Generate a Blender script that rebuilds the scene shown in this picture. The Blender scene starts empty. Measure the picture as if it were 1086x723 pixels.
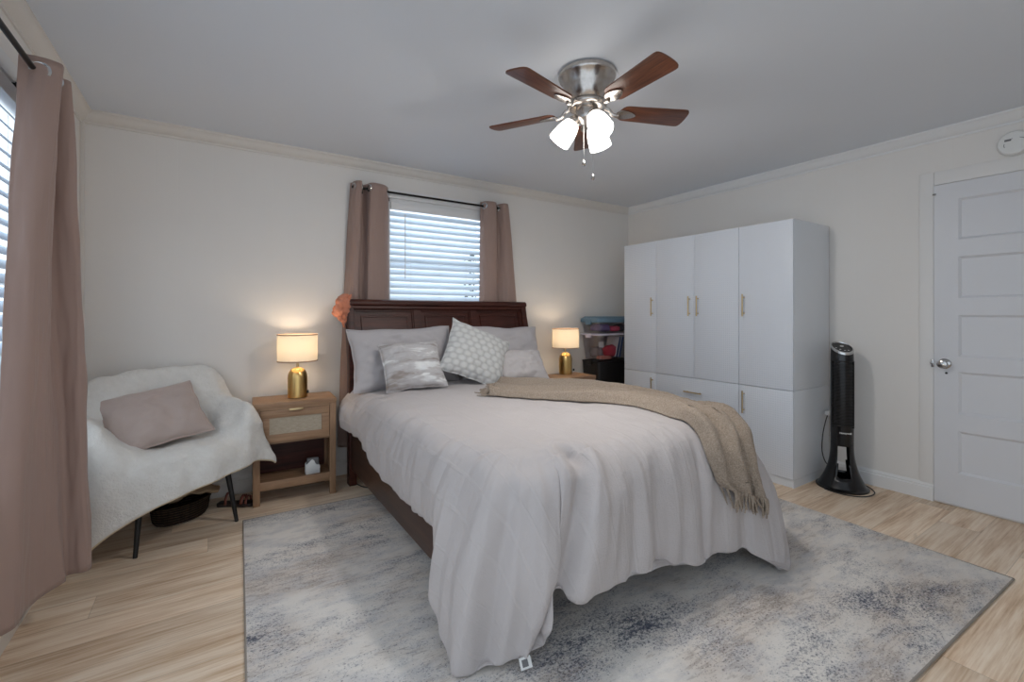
import bpy, bmesh, math, random
from mathutils import Vector, Matrix, Euler, noise
from mathutils.bvhtree import BVHTree

PI = math.pi
sc = bpy.context.scene
C = sc.collection
random.seed(7)

# ------------------------------------------------------------------ camera, world, light, exposure
cam_d = bpy.data.cameras.new('camera')
cam = bpy.data.objects.new('camera', cam_d); C.objects.link(cam)
cam.location = (0, 0, 1.2353)
cam.rotation_euler = (PI / 2, 0, -0.5785)
cam_d.sensor_width = 36.0
cam_d.lens = 484.6 / 1086 * 36.0
cam_d.shift_y = -28.9 / 1086
cam_d.clip_start = 0.02
sc.camera = cam

sc.view_settings.view_transform = 'Standard'
sc.view_settings.look = 'None'
sc.view_settings.gamma = 1.0
sc.view_settings.exposure = 0.22
sc.view_settings.use_curve_mapping = False
sc.cycles.use_denoising = True
sc.cycles.max_bounces = 10
sc.cycles.diffuse_bounces = 6
sc.cycles.glossy_bounces = 4
sc.cycles.transparent_max_bounces = 16
sc.cycles.sample_clamp_indirect = 6.0

DAY = (0.78, 0.89, 1.0)
world = bpy.data.worlds.new('world'); sc.world = world
world.use_nodes = True
bg = world.node_tree.nodes['Background']
bg.inputs[0].default_value = (*DAY, 1)
bg.inputs[1].default_value = 1.15
WINDOW_W = 10.0
FAN_W = 5.2          # bulb light leaving the open mouth of each fan shade      # daylight arriving at each window
FAN_E = 4.5          # glow of the fan's glass shades
LAMP_W = 1.7         # bedside bulbs


def area(name, loc, rot, sx, sy, power, col):
    l = bpy.data.lights.new(name, 'AREA'); l.shape = 'RECTANGLE'; l.size = sx; l.size_y = sy
    l.energy = power; l.color = col
    o = bpy.data.objects.new(name, l); C.objects.link(o)
    o.location = loc; o.rotation_euler = rot
    return o


# daylight just outside the two windows, shining in through the blinds
area('daylight_left', (-0.95, 2.05, 1.45), (0, -PI / 2, 0), 1.6, 1.6, WINDOW_W * 1.8, (0.80, 0.90, 1.0))
area('daylight_back', (1.63, 3.95, 1.75), (-PI / 2, 0, 0), 1.0, 1.0, WINDOW_W, (0.80, 0.90, 1.0))

# ------------------------------------------------------------------ materials
def srgb(r, g, b):
    f = lambda c: (c / 255 / 12.92) if c / 255 <= 0.04045 else ((c / 255 + 0.055) / 1.055) ** 2.4
    return (f(r), f(g), f(b), 1)


class NT:
    def __init__(s, name):
        s.m = bpy.data.materials.new(name); s.m.use_nodes = True
        s.t = s.m.node_tree; s.b = s.t.nodes['Principled BSDF']; s.out = s.t.nodes['Material Output']

    def n(s, kind, **kw):
        nd = s.t.nodes.new('ShaderNode' + kind)
        for k, v in kw.items():
            if k.startswith('i_'):
                key = k[2:]
                key = int(key) if key.isdigit() else key.replace('_', ' ')
                s.set(nd.inputs[key], v)
            else:
                setattr(nd, k, v)
        return nd

    def set(s, inp, v):
        if isinstance(v, bpy.types.NodeSocket): s.t.links.new(v, inp)
        else: inp.default_value = v

    def math(s, op, a, b=0.0, c=0.0):
        nd = s.t.nodes.new('ShaderNodeMath'); nd.operation = op
        for i, v in enumerate((a, b, c)): s.set(nd.inputs[i], v)
        return nd.outputs[0]

    def mix(s, fac, a, b):
        nd = s.t.nodes.new('ShaderNodeMix'); nd.data_type = 'RGBA'
        s.set(nd.inputs[0], fac); s.set(nd.inputs[6], a); s.set(nd.inputs[7], b)
        return nd.outputs[2]

    def obj(s, scale=(1, 1, 1), rot=(0, 0, 0)):
        tc = s.n('TexCoord'); mp = s.n('Mapping')
        mp.inputs['Scale'].default_value = scale; mp.inputs['Rotation'].default_value = rot
        s.t.links.new(tc.outputs['Object'], mp.inputs['Vector'])
        return mp.outputs[0]

    def uv(s, scale=(1, 1, 1)):
        tc = s.n('TexCoord'); mp = s.n('Mapping')
        mp.inputs['Scale'].default_value = scale
        s.t.links.new(tc.outputs['UV'], mp.inputs['Vector'])
        return mp.outputs[0]

    def noise(s, vec, scale, detail=3, rough=.55):
        nd = s.n('TexNoise'); s.set(nd.inputs['Vector'], vec)
        nd.inputs['Scale'].default_value = scale; nd.inputs['Detail'].default_value = detail
        nd.inputs['Roughness'].default_value = rough
        return nd.outputs[0]

    def ramp(s, fac, stops):
        nd = s.n('ValToRGB'); s.set(nd.inputs[0], fac)
        e = nd.color_ramp.elements
        while len(e) < len(stops): e.new(0.5)
        for el, (p, c) in zip(e, stops):
            el.position = p; el.color = c if len(c) == 4 else (*c, 1)
        return nd.outputs[0]

    def step(s, fac, a, b):
        nd = s.n('MapRange'); s.set(nd.inputs[0], fac)
        nd.inputs[1].default_value = a; nd.inputs[2].default_value = b
        return nd.outputs[0]

    def bump(s, h, strength=.3, dist=.01):
        nd = s.n('Bump'); s.set(nd.inputs['Height'], h)
        nd.inputs['Strength'].default_value = strength; nd.inputs['Distance'].default_value = dist
        s.t.links.new(nd.outputs[0], s.b.inputs['Normal'])

    def base(s, col=None, rough=.5, metal=0, spec=.5):
        if col is not None: s.set(s.b.inputs['Base Color'], col)
        s.b.inputs['Roughness'].default_value = rough
        s.b.inputs['Metallic'].default_value = metal
        s.b.inputs['Specular IOR Level'].default_value = spec
        return s.m


def plain(name, col, rough=.5, metal=0, spec=.5, var=.06, vs=8.0, bump=0.0, bs=200):
    t = NT(name)
    nz = t.noise(t.obj(), vs)
    lo = tuple(c * (1 - var) for c in col[:3]) + (1,); hi = tuple(min(1, c * (1 + var)) for c in col[:3]) + (1,)
    t.base(t.mix(nz, lo, hi), rough, metal, spec)
    if bump: t.bump(t.noise(t.obj(), bs, 2), bump, .004)
    return t.m


def wood(name, dark, light, axis='x', scale=1.0, rough=.45, spec=.4, stretch=14):
    t = NT(name)
    sc_ = {'x': (1, stretch, stretch), 'y': (stretch, 1, stretch), 'z': (stretch, stretch, 1)}[axis]
    v = t.obj(tuple(a * scale for a in sc_))
    a = t.noise(v, 2.2, 5, .6); b = t.noise(v, 9, 3, .6)
    f = t.math('ADD', t.math('MULTIPLY', a, .7), t.math('MULTIPLY', b, .3))
    t.base(t.ramp(f, [(.32, dark), (.68, light)]), rough, 0, spec)
    t.bump(b, .08, .002)
    return t.m


def fabric(name, col, weave=900, strength=.25, var=.05, rough=.95, fuzz=0.0, translucent=0.0):
    t = NT(name)
    nz = t.noise(t.obj(), 6, 4)
    lo = tuple(c * (1 - var) for c in col[:3]) + (1,); hi = tuple(min(1, c * (1 + var)) for c in col[:3]) + (1,)
    t.base(t.mix(nz, lo, hi), rough, 0, .15)
    t.b.inputs['Sheen Weight'].default_value = fuzz
    t.bump(t.noise(t.obj(), weave, 2), strength, .003)
    if translucent:
        tr = t.n('BsdfTranslucent'); tr.inputs[0].default_value = hi
        mx = t.n('MixShader'); mx.inputs[0].default_value = translucent
        t.t.links.new(t.b.outputs[0], mx.inputs[1]); t.t.links.new(tr.outputs[0], mx.inputs[2])
        t.t.links.new(mx.outputs[0], t.out.inputs[0])
    return t.m


M = {}
# painted walls, panelled with shallow vertical grooves
def wall_paint(name, axis):
    t = NT(name)
    tc = t.n('TexCoord'); sp = t.n('SeparateXYZ'); t.t.links.new(tc.outputs['Object'], sp.inputs[0])
    u = sp.outputs[axis]
    col = t.mix(t.noise(t.obj(), 1.3), srgb(222, 218, 214), srgb(229, 226, 222))
    g = None
    for per, off in ((1.22, .0), (1.22, .19), (1.22, .31), (1.22, .51), (1.22, .64), (1.22, .86), (1.22, 1.0)):
        fr = t.math('FRACT', t.math('DIVIDE', t.math('ADD', u, off + 3.05), per))
        d = t.math('ABSOLUTE', t.math('SUBTRACT', fr, .5))
        k = t.math('LESS_THAN', d, .0022)
        g = k if g is None else t.math('MAXIMUM', g, k)
    t.base(col, .55, 0, .3)
    h = t.math('ADD', t.math('MULTIPLY', g, -1.0), t.math('MULTIPLY', t.noise(t.obj(), 60, 2), .10))
    t.bump(h, .28, .004)
    return t.m


M['wall_x'] = wall_paint('panelled_wall_paint', 0)
M['wall_y'] = wall_paint('panelled_side_wall_paint', 1)
M['ceiling'] = plain('ceiling_paint', srgb(219, 224, 231), .7, var=.01, vs=2, bump=.05, bs=90)
M['trim'] = plain('trim_paint', srgb(218, 213, 207), .45, var=.02)
M['white_trim'] = plain('white_trim_paint', srgb(226, 226, 226), .4, var=.01)
M['door'] = plain('door_paint', srgb(214, 215, 219), .38, var=.015)
M['blind'] = NT('blind_slat_white')
_t = M['blind']; _t.base(srgb(225, 231, 236), .45, 0, .4)
_tr = _t.n('BsdfTranslucent'); _tr.inputs[0].default_value = srgb(225, 236, 246)
_mx = _t.n('MixShader'); _mx.inputs[0].default_value = .30
_t.t.links.new(_t.b.outputs[0], _mx.inputs[1]); _t.t.links.new(_tr.outputs[0], _mx.inputs[2])
_t.t.links.new(_mx.outputs[0], _t.out.inputs[0]); M['blind'] = _t.m


def glass(name, tint=(1, 1, 1, 1), gloss=.07, rough=.02):
    t = NT(name)
    tr = t.n('BsdfTransparent'); tr.inputs[0].default_value = tint
    gl = t.n('BsdfGlossy'); gl.inputs['Roughness'].default_value = rough
    mx = t.n('MixShader'); mx.inputs[0].default_value = gloss
    t.t.links.new(tr.outputs[0], mx.inputs[1]); t.t.links.new(gl.outputs[0], mx.inputs[2])
    t.t.links.new(mx.outputs[0], t.out.inputs[0])
    return t.m


M['pane'] = glass('window_glass')
M['clear_plastic'] = glass('clear_plastic', (.93, .92, .93, 1), .10, .2)


def floor_mat():
    t = NT('oak_plank_floor')
    PW, PL = .178, 1.22
    tc = t.n('TexCoord'); sp = t.n('SeparateXYZ'); t.t.links.new(tc.outputs['Object'], sp.inputs[0])
    x, y = sp.outputs[0], sp.outputs[1]
    ry = t.math('DIVIDE', y, PW); row = t.math('FLOOR', ry)
    wn = t.n('TexWhiteNoise', noise_dimensions='1D'); t.set(wn.inputs['W'], row)
    rx = t.math('ADD', t.math('DIVIDE', x, PL), t.math('MULTIPLY', wn.outputs[0], 7.0))
    colid = t.math('FLOOR', rx)
    cb = t.n('CombineXYZ'); t.set(cb.inputs[0], colid); t.set(cb.inputs[1], row)
    wn2 = t.n('TexWhiteNoise', noise_dimensions='2D'); t.set(wn2.inputs['Vector'], cb.outputs[0])
    shift = t.n('CombineXYZ'); t.set(shift.inputs[0], t.math('MULTIPLY', wn2.outputs[0], 37.0)); t.set(shift.inputs[1], t.math('MULTIPLY', wn.outputs[0], 11.0))
    va = t.n('VectorMath', operation='ADD'); t.t.links.new(tc.outputs['Object'], va.inputs[0]); t.t.links.new(shift.outputs[0], va.inputs[1])
    mp = t.n('Mapping'); mp.inputs['Scale'].default_value = (1.0, 9, 1); t.t.links.new(va.outputs[0], mp.inputs[0])
    g1 = t.noise(mp.outputs[0], 1.5, 5, .62)
    mp2 = t.n('Mapping'); mp2.inputs['Scale'].default_value = (2, 60, 1); t.t.links.new(va.outputs[0], mp2.inputs[0])
    g2 = t.noise(mp2.outputs[0], 1.6, 4, .6)
    mp3 = t.n('Mapping'); mp3.inputs['Scale'].default_value = (2.2, 7, 1); t.t.links.new(va.outputs[0], mp3.inputs[0])
    kn = t.step(t.noise(mp3.outputs[0], 1.6, 2, .5), .68, .80)
    f = t.math('ADD', t.math('MULTIPLY', g1, .62), t.math('MULTIPLY', g2, .38))
    c = t.ramp(f, [(.30, srgb(162, 126, 96)), (.43, srgb(205, 177, 148)), (.55, srgb(227, 207, 184)), (.72, srgb(239, 226, 209))])
    tone = t.math('ADD', .93, t.math('MULTIPLY', wn2.outputs[0], .24))
    hs = t.n('HueSaturation'); t.set(hs.inputs['Color'], c); t.set(hs.inputs['Value'], tone)
    c = t.mix(t.math('MULTIPLY', kn, .55), hs.outputs[0], srgb(128, 98, 72))
    ey = t.math('ABSOLUTE', t.math('SUBTRACT', t.math('FRACT', ry), .5))
    ex = t.math('ABSOLUTE', t.math('SUBTRACT', t.math('FRACT', rx), .5))
    seam = t.math('MAXIMUM', t.math('GREATER_THAN', ey, .4925), t.math('GREATER_THAN', ex, .4988))
    c = t.mix(t.math('MULTIPLY', seam, .32), c, srgb(110, 86, 64))
    t.base(c, .42, 0, .35)
    t.bump(t.math('SUBTRACT', t.math('MULTIPLY', g2, .15), seam), .12, .002)
    return t.m


M['floor'] = floor_mat()


def rug_mat():
    t = NT('distressed_rug_pile')
    big = t.noise(t.obj((.75, 1.5, 1)), 1.7, 3, .5)
    big2 = t.noise(t.obj((1.3, 2.4, 1)), 1.5, 4, .55)
    mid = t.noise(t.obj((1, 2.2, 1)), 5.5, 5, .65)
    sp = t.noise(t.obj((.95, 1.15, 1)), 75, 4, .8)
    sp3 = t.noise(t.obj((.8, 1.15, 1)), 120, 3, .7)
    sp2 = t.noise(t.obj((.35, 1.6, 1)), 42, 3, .7)
    cream = t.mix(t.step(big2, .42, .6), srgb(220, 215, 209), srgb(206, 197, 189))
    cream = t.mix(t.math('MULTIPLY', t.step(mid, .45, .6), .55), cream, srgb(184, 183, 186))
    # blue-grey worn patches made of speckle
    cover = t.math('ADD', t.math('MULTIPLY', big, .62), t.math('MULTIPLY', mid, .38))
    def layer(c, a_, b_, k, lo, hi, amt, col):
        m = t.step(t.math('ADD', a_, t.math('MULTIPLY', t.math('SUBTRACT', b_, .5), k)), lo, hi)
        return t.mix(t.math('MULTIPLY', m, amt), c, srgb(*col))
    c = layer(cream, sp2, big2, .9, .56, .68, .42, (150, 138, 130))
    c = layer(c, sp, cover, 1.1, .57, .65, .50, (112, 115, 125))
    c = layer(c, sp3, cover, .8, .60, .655, .70, (78, 80, 90))
    c = layer(c, sp3, big2, .9, .645, .70, .42, (112, 98, 92))
    c = layer(c, sp, cover, 2.2, .76, .86, .72, (70, 76, 94))
    t.base(c, .98, 0, .08)
    t.bump(t.math('ADD', sp, t.math('MULTIPLY', sp2, .6)), .35, .006)
    return t.m


M['rug'] = rug_mat()


def comforter_mat():
    t = NT('crinkled_cotton_comforter')
    uv = t.uv()
    sp = t.n('SeparateXYZ'); t.t.links.new(uv, sp.inputs[0])
    x = sp.outputs[0]
    g = None
    for per, off, w in ((.44, .02, .022), (.44, .17, .012), (.44, .23, .012), (.44, .33, .02)):
        d = t.math('ABSOLUTE', t.math('SUBTRACT', t.math('FRACT', t.math('DIVIDE', t.math('ADD', x, off), per)), .5))
        k = t.step(d, w, w * .6)
        g = k if g is None else t.math('MAXIMUM', g, k)
    base = t.mix(t.noise(t.obj(), 3, 3), srgb(184, 177, 176), srgb(195, 188, 186))
    base = t.mix(t.math('MULTIPLY', g, .07), base, srgb(216, 210, 206))
    t.base(base, .92, 0, .10)
    t.b.inputs['Sheen Weight'].default_value = .12
    mp = t.n('Mapping'); mp.inputs['Scale'].default_value = (240, 40, 1); t.t.links.new(uv, mp.inputs[0])
    mp2 = t.n('Mapping'); mp2.inputs['Scale'].default_value = (40, 300, 1); t.t.links.new(uv, mp2.inputs[0])
    w1 = t.noise(mp.outputs[0], 1, 2); w2 = t.noise(mp2.outputs[0], 1, 2)
    wr = t.noise(t.obj((1, 1, 1)), 26, 4, .6)
    h = t.math('ADD', t.math('ADD', t.math('MULTIPLY', w1, .3), t.math('MULTIPLY', w2, .3)), t.math('ADD', t.math('MULTIPLY', wr, .9), t.math('MULTIPLY', g, .3)))
    t.bump(h, .5, .008)
    return t.m


M['comforter'] = comforter_mat()
M['sham'] = fabric('grey_cotton_sham', srgb(186, 181, 182), 500, .2, .03)
M['small_pillow'] = fabric('pale_cotton', srgb(196, 190, 189), 500, .25, .03)
M['mattress'] = fabric('mattress_ticking', srgb(205, 203, 200), 300, .2)


def brush_pillow():
    t = NT('brushstroke_print_cotton')
    v = t.obj((1.6, 9, 1)); a = t.noise(v, 1.6, 4, .6); b = t.noise(t.obj((3, 14, 1)), 1.3, 4, .6)
    c = t.ramp(a, [(.36, srgb(150, 140, 134)), (.45, srgb(186, 182, 182)), (.55, srgb(196, 193, 193)), (.60, srgb(226, 226, 226))])
    c = t.mix(t.step(b, .56, .62), c, srgb(232, 232, 231))
    t.base(c, .9, 0, .15); t.bump(t.noise(t.obj(), 420, 2), .3, .003)
    return t.m


M['brush'] = brush_pillow()


def tufted():
    t = NT('tufted_dot_cotton')
    tc = t.n('TexCoord'); sp = t.n('SeparateXYZ'); t.t.links.new(tc.outputs['Object'], sp.inputs[0])
    u = t.math('DIVIDE', sp.outputs[0], .062); v = t.math('DIVIDE', sp.outputs[1], .047)
    row = t.math('FLOOR', v)
    uu = t.math('SUBTRACT', t.math('FRACT', t.math('ADD', u, t.math('MULTIPLY', t.math('MODULO', row, 2.0), .5))), .5)
    vv = t.math('SUBTRACT', t.math('FRACT', v), .5)
    d = t.math('SQRT', t.math('ADD', t.math('MULTIPLY', uu, uu), t.math('MULTIPLY', t.math('MULTIPLY', vv, vv), .75)))
    k = t.step(d, .56, .26)
    t.base(t.mix(k, srgb(186, 185, 184), srgb(208, 208, 206)), .95, 0, .12)
    t.bump(t.math('ADD', k, t.math('MULTIPLY', t.noise(t.obj(), 300, 2), .25)), .55, .012)
    return t.m


M['tufted'] = tufted()
M['throw'] = None
_t = NT('tan_knit_throw')
_n = _t.noise(_t.obj(), 160, 3, .7); _n2 = _t.noise(_t.obj(), 9, 3)
_c = _t.ramp(_n, [(.30, srgb(134, 119, 106)), (.5, srgb(157, 142, 127)), (.70, srgb(178, 164, 150))])
_t.base(_c, .97, 0, .1); _t.b.inputs['Sheen Weight'].default_value = .1
_t.bump(_t.math('ADD', _n, _n2), .5, .008); M['throw'] = _t.m
M['sherpa'] = None
_t = NT('white_sherpa')
_t.base(_t.mix(_t.noise(_t.obj(), 30, 3), srgb(214, 211, 206), srgb(230, 228, 224)), .98, 0, .08)
_t.b.inputs['Sheen Weight'].default_value = .25
_t.bump(_t.math('ADD', _t.noise(_t.obj(), 110, 3, .7), _t.noise(_t.obj(), 45, 2)), .6, .010); M['sherpa'] = _t.m
M['sherpa_back'] = fabric('brown_blanket_lining', srgb(120, 92, 66), 300, .2)
M['boucle'] = fabric('beige_boucle', srgb(186, 170, 150), 220, .5)
M['mauve'] = fabric('mauve_velvet', srgb(180, 164, 157), 300, .2, .05, .85, .3)
M['curtain'] = fabric('dusty_brown_curtain', srgb(172, 147, 137), 500, .12, .04, .62, .2, .18)
M['peach'] = fabric('peach_satin', srgb(205, 130, 100), 60, .3, .18, .45, .2)
M['black_metal'] = plain('black_rod_metal', srgb(30, 28, 28), .4, .6)
M['black_wood'] = plain('black_leg', srgb(24, 23, 24), .45)
M['steel'] = plain('grommet_steel', srgb(205, 205, 205), .25, 1, var=.02)
M['nickel'] = None
_t = NT('brushed_nickel')
_t.base(_t.mix(_t.noise(_t.obj((60, 60, 2)), 3), srgb(172, 164, 158), srgb(206, 200, 194)), .26, 1); M['nickel'] = _t.m
M['chrome'] = plain('door_knob_nickel', srgb(180, 178, 176), .18, 1, var=.02)
M['brass'] = None
_t = NT('brushed_brass')
_t.base(_t.mix(_t.noise(_t.obj((140, 140, 3)), 2), srgb(196, 158, 96), srgb(222, 190, 128)), .30, 1); M['brass'] = _t.m
M['handle_brass'] = plain('satin_gold', srgb(206, 182, 140), .3, 1, var=.03)
M['espresso'] = wood('espresso_wood', srgb(44, 20, 15), srgb(84, 42, 32), 'x', 1, .42, .3)
M['espresso_y'] = wood('espresso_rail_wood', srgb(48, 30, 22), srgb(82, 54, 40), 'y', 1, .35, .5)
M['oak_x'] = wood('nightstand_oak', srgb(134, 102, 76), srgb(172, 138, 108), 'x', 1.4, .5)
M['oak_z'] = wood('nightstand_oak_leg', srgb(130, 98, 72), srgb(166, 132, 102), 'z', 1.4, .5)
M['blade'] = wood('walnut_blade', srgb(62, 34, 24), srgb(122, 72, 48), 'x', 3, .35, .5)
_t = NT('woven_cane')
_v = _t.obj()
_w1 = _t.n('TexWave', wave_type='BANDS', bands_direction='X'); _t.set(_w1.inputs[0], _v); _w1.inputs['Scale'].default_value = 62; _w1.inputs['Distortion'].default_value = 1.5
_w2 = _t.n('TexWave', wave_type='BANDS', bands_direction='Z'); _t.set(_w2.inputs[0], _v); _w2.inputs['Scale'].default_value = 62; _w2.inputs['Distortion'].default_value = 1.5
_f = _t.math('MULTIPLY', _t.math('ADD', _w1.outputs['Fac'], _w2.outputs['Fac']), .5)
_f = _t.math('ADD', _t.math('MULTIPLY', _f, .6), _t.math('MULTIPLY', _t.noise(_t.obj((30, 1, 160)), 1), .4))
_t.base(_t.ramp(_f, [(.25, srgb(138, 122, 102)), (.7, srgb(205, 193, 174))]), .8, 0, .2); _t.bump(_f, .5, .003); M['cane'] = _t.m

# white wardrobe fronts with a fine diagonal dot relief
_t = NT('white_dotted_laminate')
_tc = _t.n('TexCoord'); _sp = _t.n('SeparateXYZ'); _t.t.links.new(_tc.outputs['Object'], _sp.inputs[0])
_u = _t.math('MULTIPLY', _t.math('ADD', _sp.outputs[1], _sp.outputs[2]), 62.0)
_w = _t.math('MULTIPLY', _t.math('SUBTRACT', _sp.outputs[1], _sp.outputs[2]), 62.0)
_k = _t.math('MULTIPLY', _t.math('SINE', _t.math('MULTIPLY', _u, PI)), _t.math('SINE', _t.math('MULTIPLY', _w, PI)))
_t.base(_t.mix(_t.step(_k, .2, .7), srgb(222, 226, 233), srgb(212, 217, 225)), .35, 0, .45); _t.bump(_k, .12, .003); M['ward_front'] = _t.m
M['ward'] = plain('white_laminate', srgb(220, 224, 229), .38, var=.012)
M['black_gloss'] = plain('black_gloss_plastic', srgb(16, 15, 17), .22, 0, .5)
M['black_matte'] = plain('black_matte_plastic', srgb(20, 19, 20), .5)
M['white_plastic'] = plain('white_plastic', srgb(226, 226, 224), .4, var=.02)
M['grey_slot'] = plain('grey_slot', srgb(110, 110, 112), .5)
M['basket'] = None
_t = NT('dark_wicker')
_w1 = _t.n('TexWave', wave_type='BANDS', bands_direction='Z'); _t.set(_w1.inputs[0], _t.obj()); _w1.inputs['Scale'].default_value = 22
_w2 = _t.noise(_t.obj((60, 60, 1)), 1.2, 2); _f = _t.math('MULTIPLY', _w1.outputs['Fac'], _w2)
_t.base(_t.ramp(_f, [(.1, srgb(22, 18, 16)), (.6, srgb(84, 68, 54))]), .8, 0, .2); _t.bump(_f, .8, .012); M['basket'] = _t.m
M['kraft'] = fabric('beige_cloth', srgb(176, 150, 122), 120, .4, .1)
M['sandal_sole'] = plain('dark_sole', srgb(42, 30, 28), .6)
M['sandal_strap'] = plain('red_brown_strap', srgb(120, 66, 52), .5)

# lamp shade: translucent linen round a real bulb
_t = NT('linen_lamp_shade')
_t.base(srgb(236, 226, 208), .9, 0, .1)
_tr = _t.n('BsdfTranslucent'); _tr.inputs[0].default_value = srgb(255, 240, 215)
_mx = _t.n('MixShader'); _mx.inputs[0].default_value = .22
_t.t.links.new(_t.b.outputs[0], _mx.inputs[1]); _t.t.links.new(_tr.outputs[0], _mx.inputs[2])
_t.t.links.new(_mx.outputs[0], _t.out.inputs[0]); M['shade'] = _t.m
M['shade_trim'] = fabric('taupe_shade_trim', srgb(176, 150, 128), 300, .1)
_t = NT('lit_opal_glass')
_t.base(srgb(250, 248, 242), .25)
_t.b.inputs['Emission Color'].default_value = (1, .95, .88, 1); _t.b.inputs['Emission Strength'].default_value = FAN_E; M['opal'] = _t.m
M['lid_blue'] = plain('slate_blue_lid', srgb(96, 124, 142), .45)
M['lid_white'] = plain('white_lid', srgb(214, 208, 220), .45)
M['tub_black'] = plain('black_tub', srgb(18, 16, 17), .45)


def solid(name, rgb, rough=.7): return plain(name, srgb(*rgb), rough, var=.08)


# ------------------------------------------------------------------ mesh helpers
class MB:
    def __init__(s): s.bm = bmesh.new()

    def add(s, verts, faces, mtx=None, mi=0):
        vs = [s.bm.verts.new(mtx @ Vector(v) if mtx else v) for v in verts]
        for f in faces:
            try:
                fc = s.bm.faces.new([vs[i] for i in f]); fc.material_index = mi
            except ValueError: pass
        return vs

    def merge(s, tmp, mtx=None):
        idx = {v: i for i, v in enumerate(tmp.verts)}
        s.add([v.co.copy() for v in tmp.verts], [[idx[v] for v in f.verts] for f in tmp.faces], mtx)
        tmp.free()

    def box(s, lo, hi, bev=0.0, mtx=None, seg=2):
        t = bmesh.new(); bmesh.ops.create_cube(t, size=1)
        for v in t.verts:
            v.co = Vector([(lo[i] + hi[i]) / 2 + v.co[i] * (hi[i] - lo[i]) for i in range(3)])
        if bev: bmesh.ops.bevel(t, geom=t.edges[:], offset=bev, segments=seg, affect='EDGES', profile=.6)
        s.merge(t, mtx); return s

    def lathe(s, prof, n=32, mtx=None, cap=True):
        vs = []; fs = []
        for r, z in prof:
            for i in range(n):
                a = 2 * PI * i / n; vs.append((r * math.cos(a), r * math.sin(a), z))
        for j in range(len(prof) - 1):
            for i in range(n):
                k = (i + 1) % n
                fs.append((j * n + i, j * n + k, (j + 1) * n + k, (j + 1) * n + i))
        if cap:
            if prof[0][0] > 1e-5: fs.append(tuple(range(n))[::-1])
            if prof[-1][0] > 1e-5: fs.append(tuple((len(prof) - 1) * n + i for i in range(n)))
        s.add(vs, fs, mtx); return s

    def tube(s, pts, r, n=8, mtx=None, taper=None):
        pts = [Vector(p) for p in pts]; vs = []; fs = []
        up = Vector((0, 0, 1)); N = None
        for i, p in enumerate(pts):
            d = (pts[min(i + 1, len(pts) - 1)] - pts[max(i - 1, 0)]).normalized()
            if N is None:
                ref = up if abs(d.z) < .9 else Vector((1, 0, 0)); N = d.cross(ref).normalized()
            N = (N - d * N.dot(d)).normalized(); B = d.cross(N)
            rr = r if taper is None else r + (taper - r) * i / (len(pts) - 1)
            for k in range(n):
                a = 2 * PI * k / n; vs.append(p + N * rr * math.cos(a) + B * rr * math.sin(a))
        for j in range(len(pts) - 1):
            for k in range(n):
                l = (k + 1) % n; fs.append((j * n + k, j * n + l, (j + 1) * n + l, (j + 1) * n + k))
        fs.append(tuple(range(n))[::-1]); fs.append(tuple((len(pts) - 1) * n + k for k in range(n)))
        s.add(vs, fs, mtx); return s

    def prism(s, poly, lo, hi, axis=2, bev=0.0, mtx=None):
        """poly in the two other axes, extruded along axis"""
        def P(a, b, c):
            return {0: (c, a, b), 1: (a, c, b), 2: (a, b, c)}[axis]
        n = len(poly)
        t = bmesh.new()
        v0 = [t.verts.new(P(a, b, lo)) for a, b in poly]; v1 = [t.verts.new(P(a, b, hi)) for a, b in poly]
        t.faces.new(v0[::-1]); t.faces.new(v1)
        for i in range(n): t.faces.new((v0[i], v0[(i + 1) % n], v1[(i + 1) % n], v1[i]))
        bmesh.ops.recalc_face_normals(t, faces=t.faces[:])
        if bev: bmesh.ops.bevel(t, geom=[e for e in t.edges], offset=bev, segments=2, affect='EDGES', profile=.6)
        s.merge(t, mtx); return s

    def grid(s, P, nu, nv, closed_u=False):
        """P[j][i] points"""
        base = [s.bm.verts.new(P[j][i]) for j in range(nv) for i in range(nu)]
        uvl = s.bm.loops.layers.uv.verify()
        for j in range(nv - 1):
            for i in range(nu if closed_u else nu - 1):
                k = (i + 1) % nu
                s.bm.faces.new((base[j * nu + i], base[j * nu + k], base[(j + 1) * nu + k], base[(j + 1) * nu + i]))
        return base

    def build(s, name, mats, parent=None, ang=35, smooth=True, recalc=True):
        bm = s.bm
        if recalc: bmesh.ops.recalc_face_normals(bm, faces=bm.faces[:])
        lim = math.radians(ang)
        if smooth:
            for f in bm.faces: f.smooth = True
            for e in bm.edges:
                if len(e.link_faces) == 2 and e.calc_face_angle(0) > lim: e.smooth = False
        me = bpy.data.meshes.new(name); bm.to_mesh(me); bm.free()
        if not isinstance(mats, (list, tuple)): mats = [mats]
        for m in mats: me.materials.append(m)
        o = bpy.data.objects.new(name, me); C.objects.link(o)
        if parent is not None: o.parent = parent
        return o


def tag(o, label=None, cat=None, group=None, kind=None):
    if label: o['label'] = label
    if cat: o['category'] = cat
    if group: o['group'] = group
    if kind: o['kind'] = kind
    return o


def thing(name, label, cat, loc=(0, 0, 0), rz=0, group=None):
    o = bpy.data.objects.new(name, None); C.objects.link(o)
    o.empty_display_size = .1
    o.location = loc; o.rotation_euler = (0, 0, rz)
    return tag(o, label, cat, group)


def struct(o):
    o['kind'] = 'structure'; return o


def rebase(o, loc):
    """move a top-level mesh's origin to loc"""
    loc = Vector(loc)
    o.data.transform(Matrix.Translation(-loc)); o.location = loc
    return o


def copy_tree(o, parent=None):
    c = o.copy(); C.objects.link(c)
    if parent is not None: c.parent = parent
    for ch in list(o.children): copy_tree(ch, c)
    return c


def solidify(o, th, offset=-1, mi=0):
    m = o.modifiers.new('thickness', 'SOLIDIFY'); m.thickness = th; m.offset = offset
    m.material_offset = mi; m.material_offset_rim = 0
    return o


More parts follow.
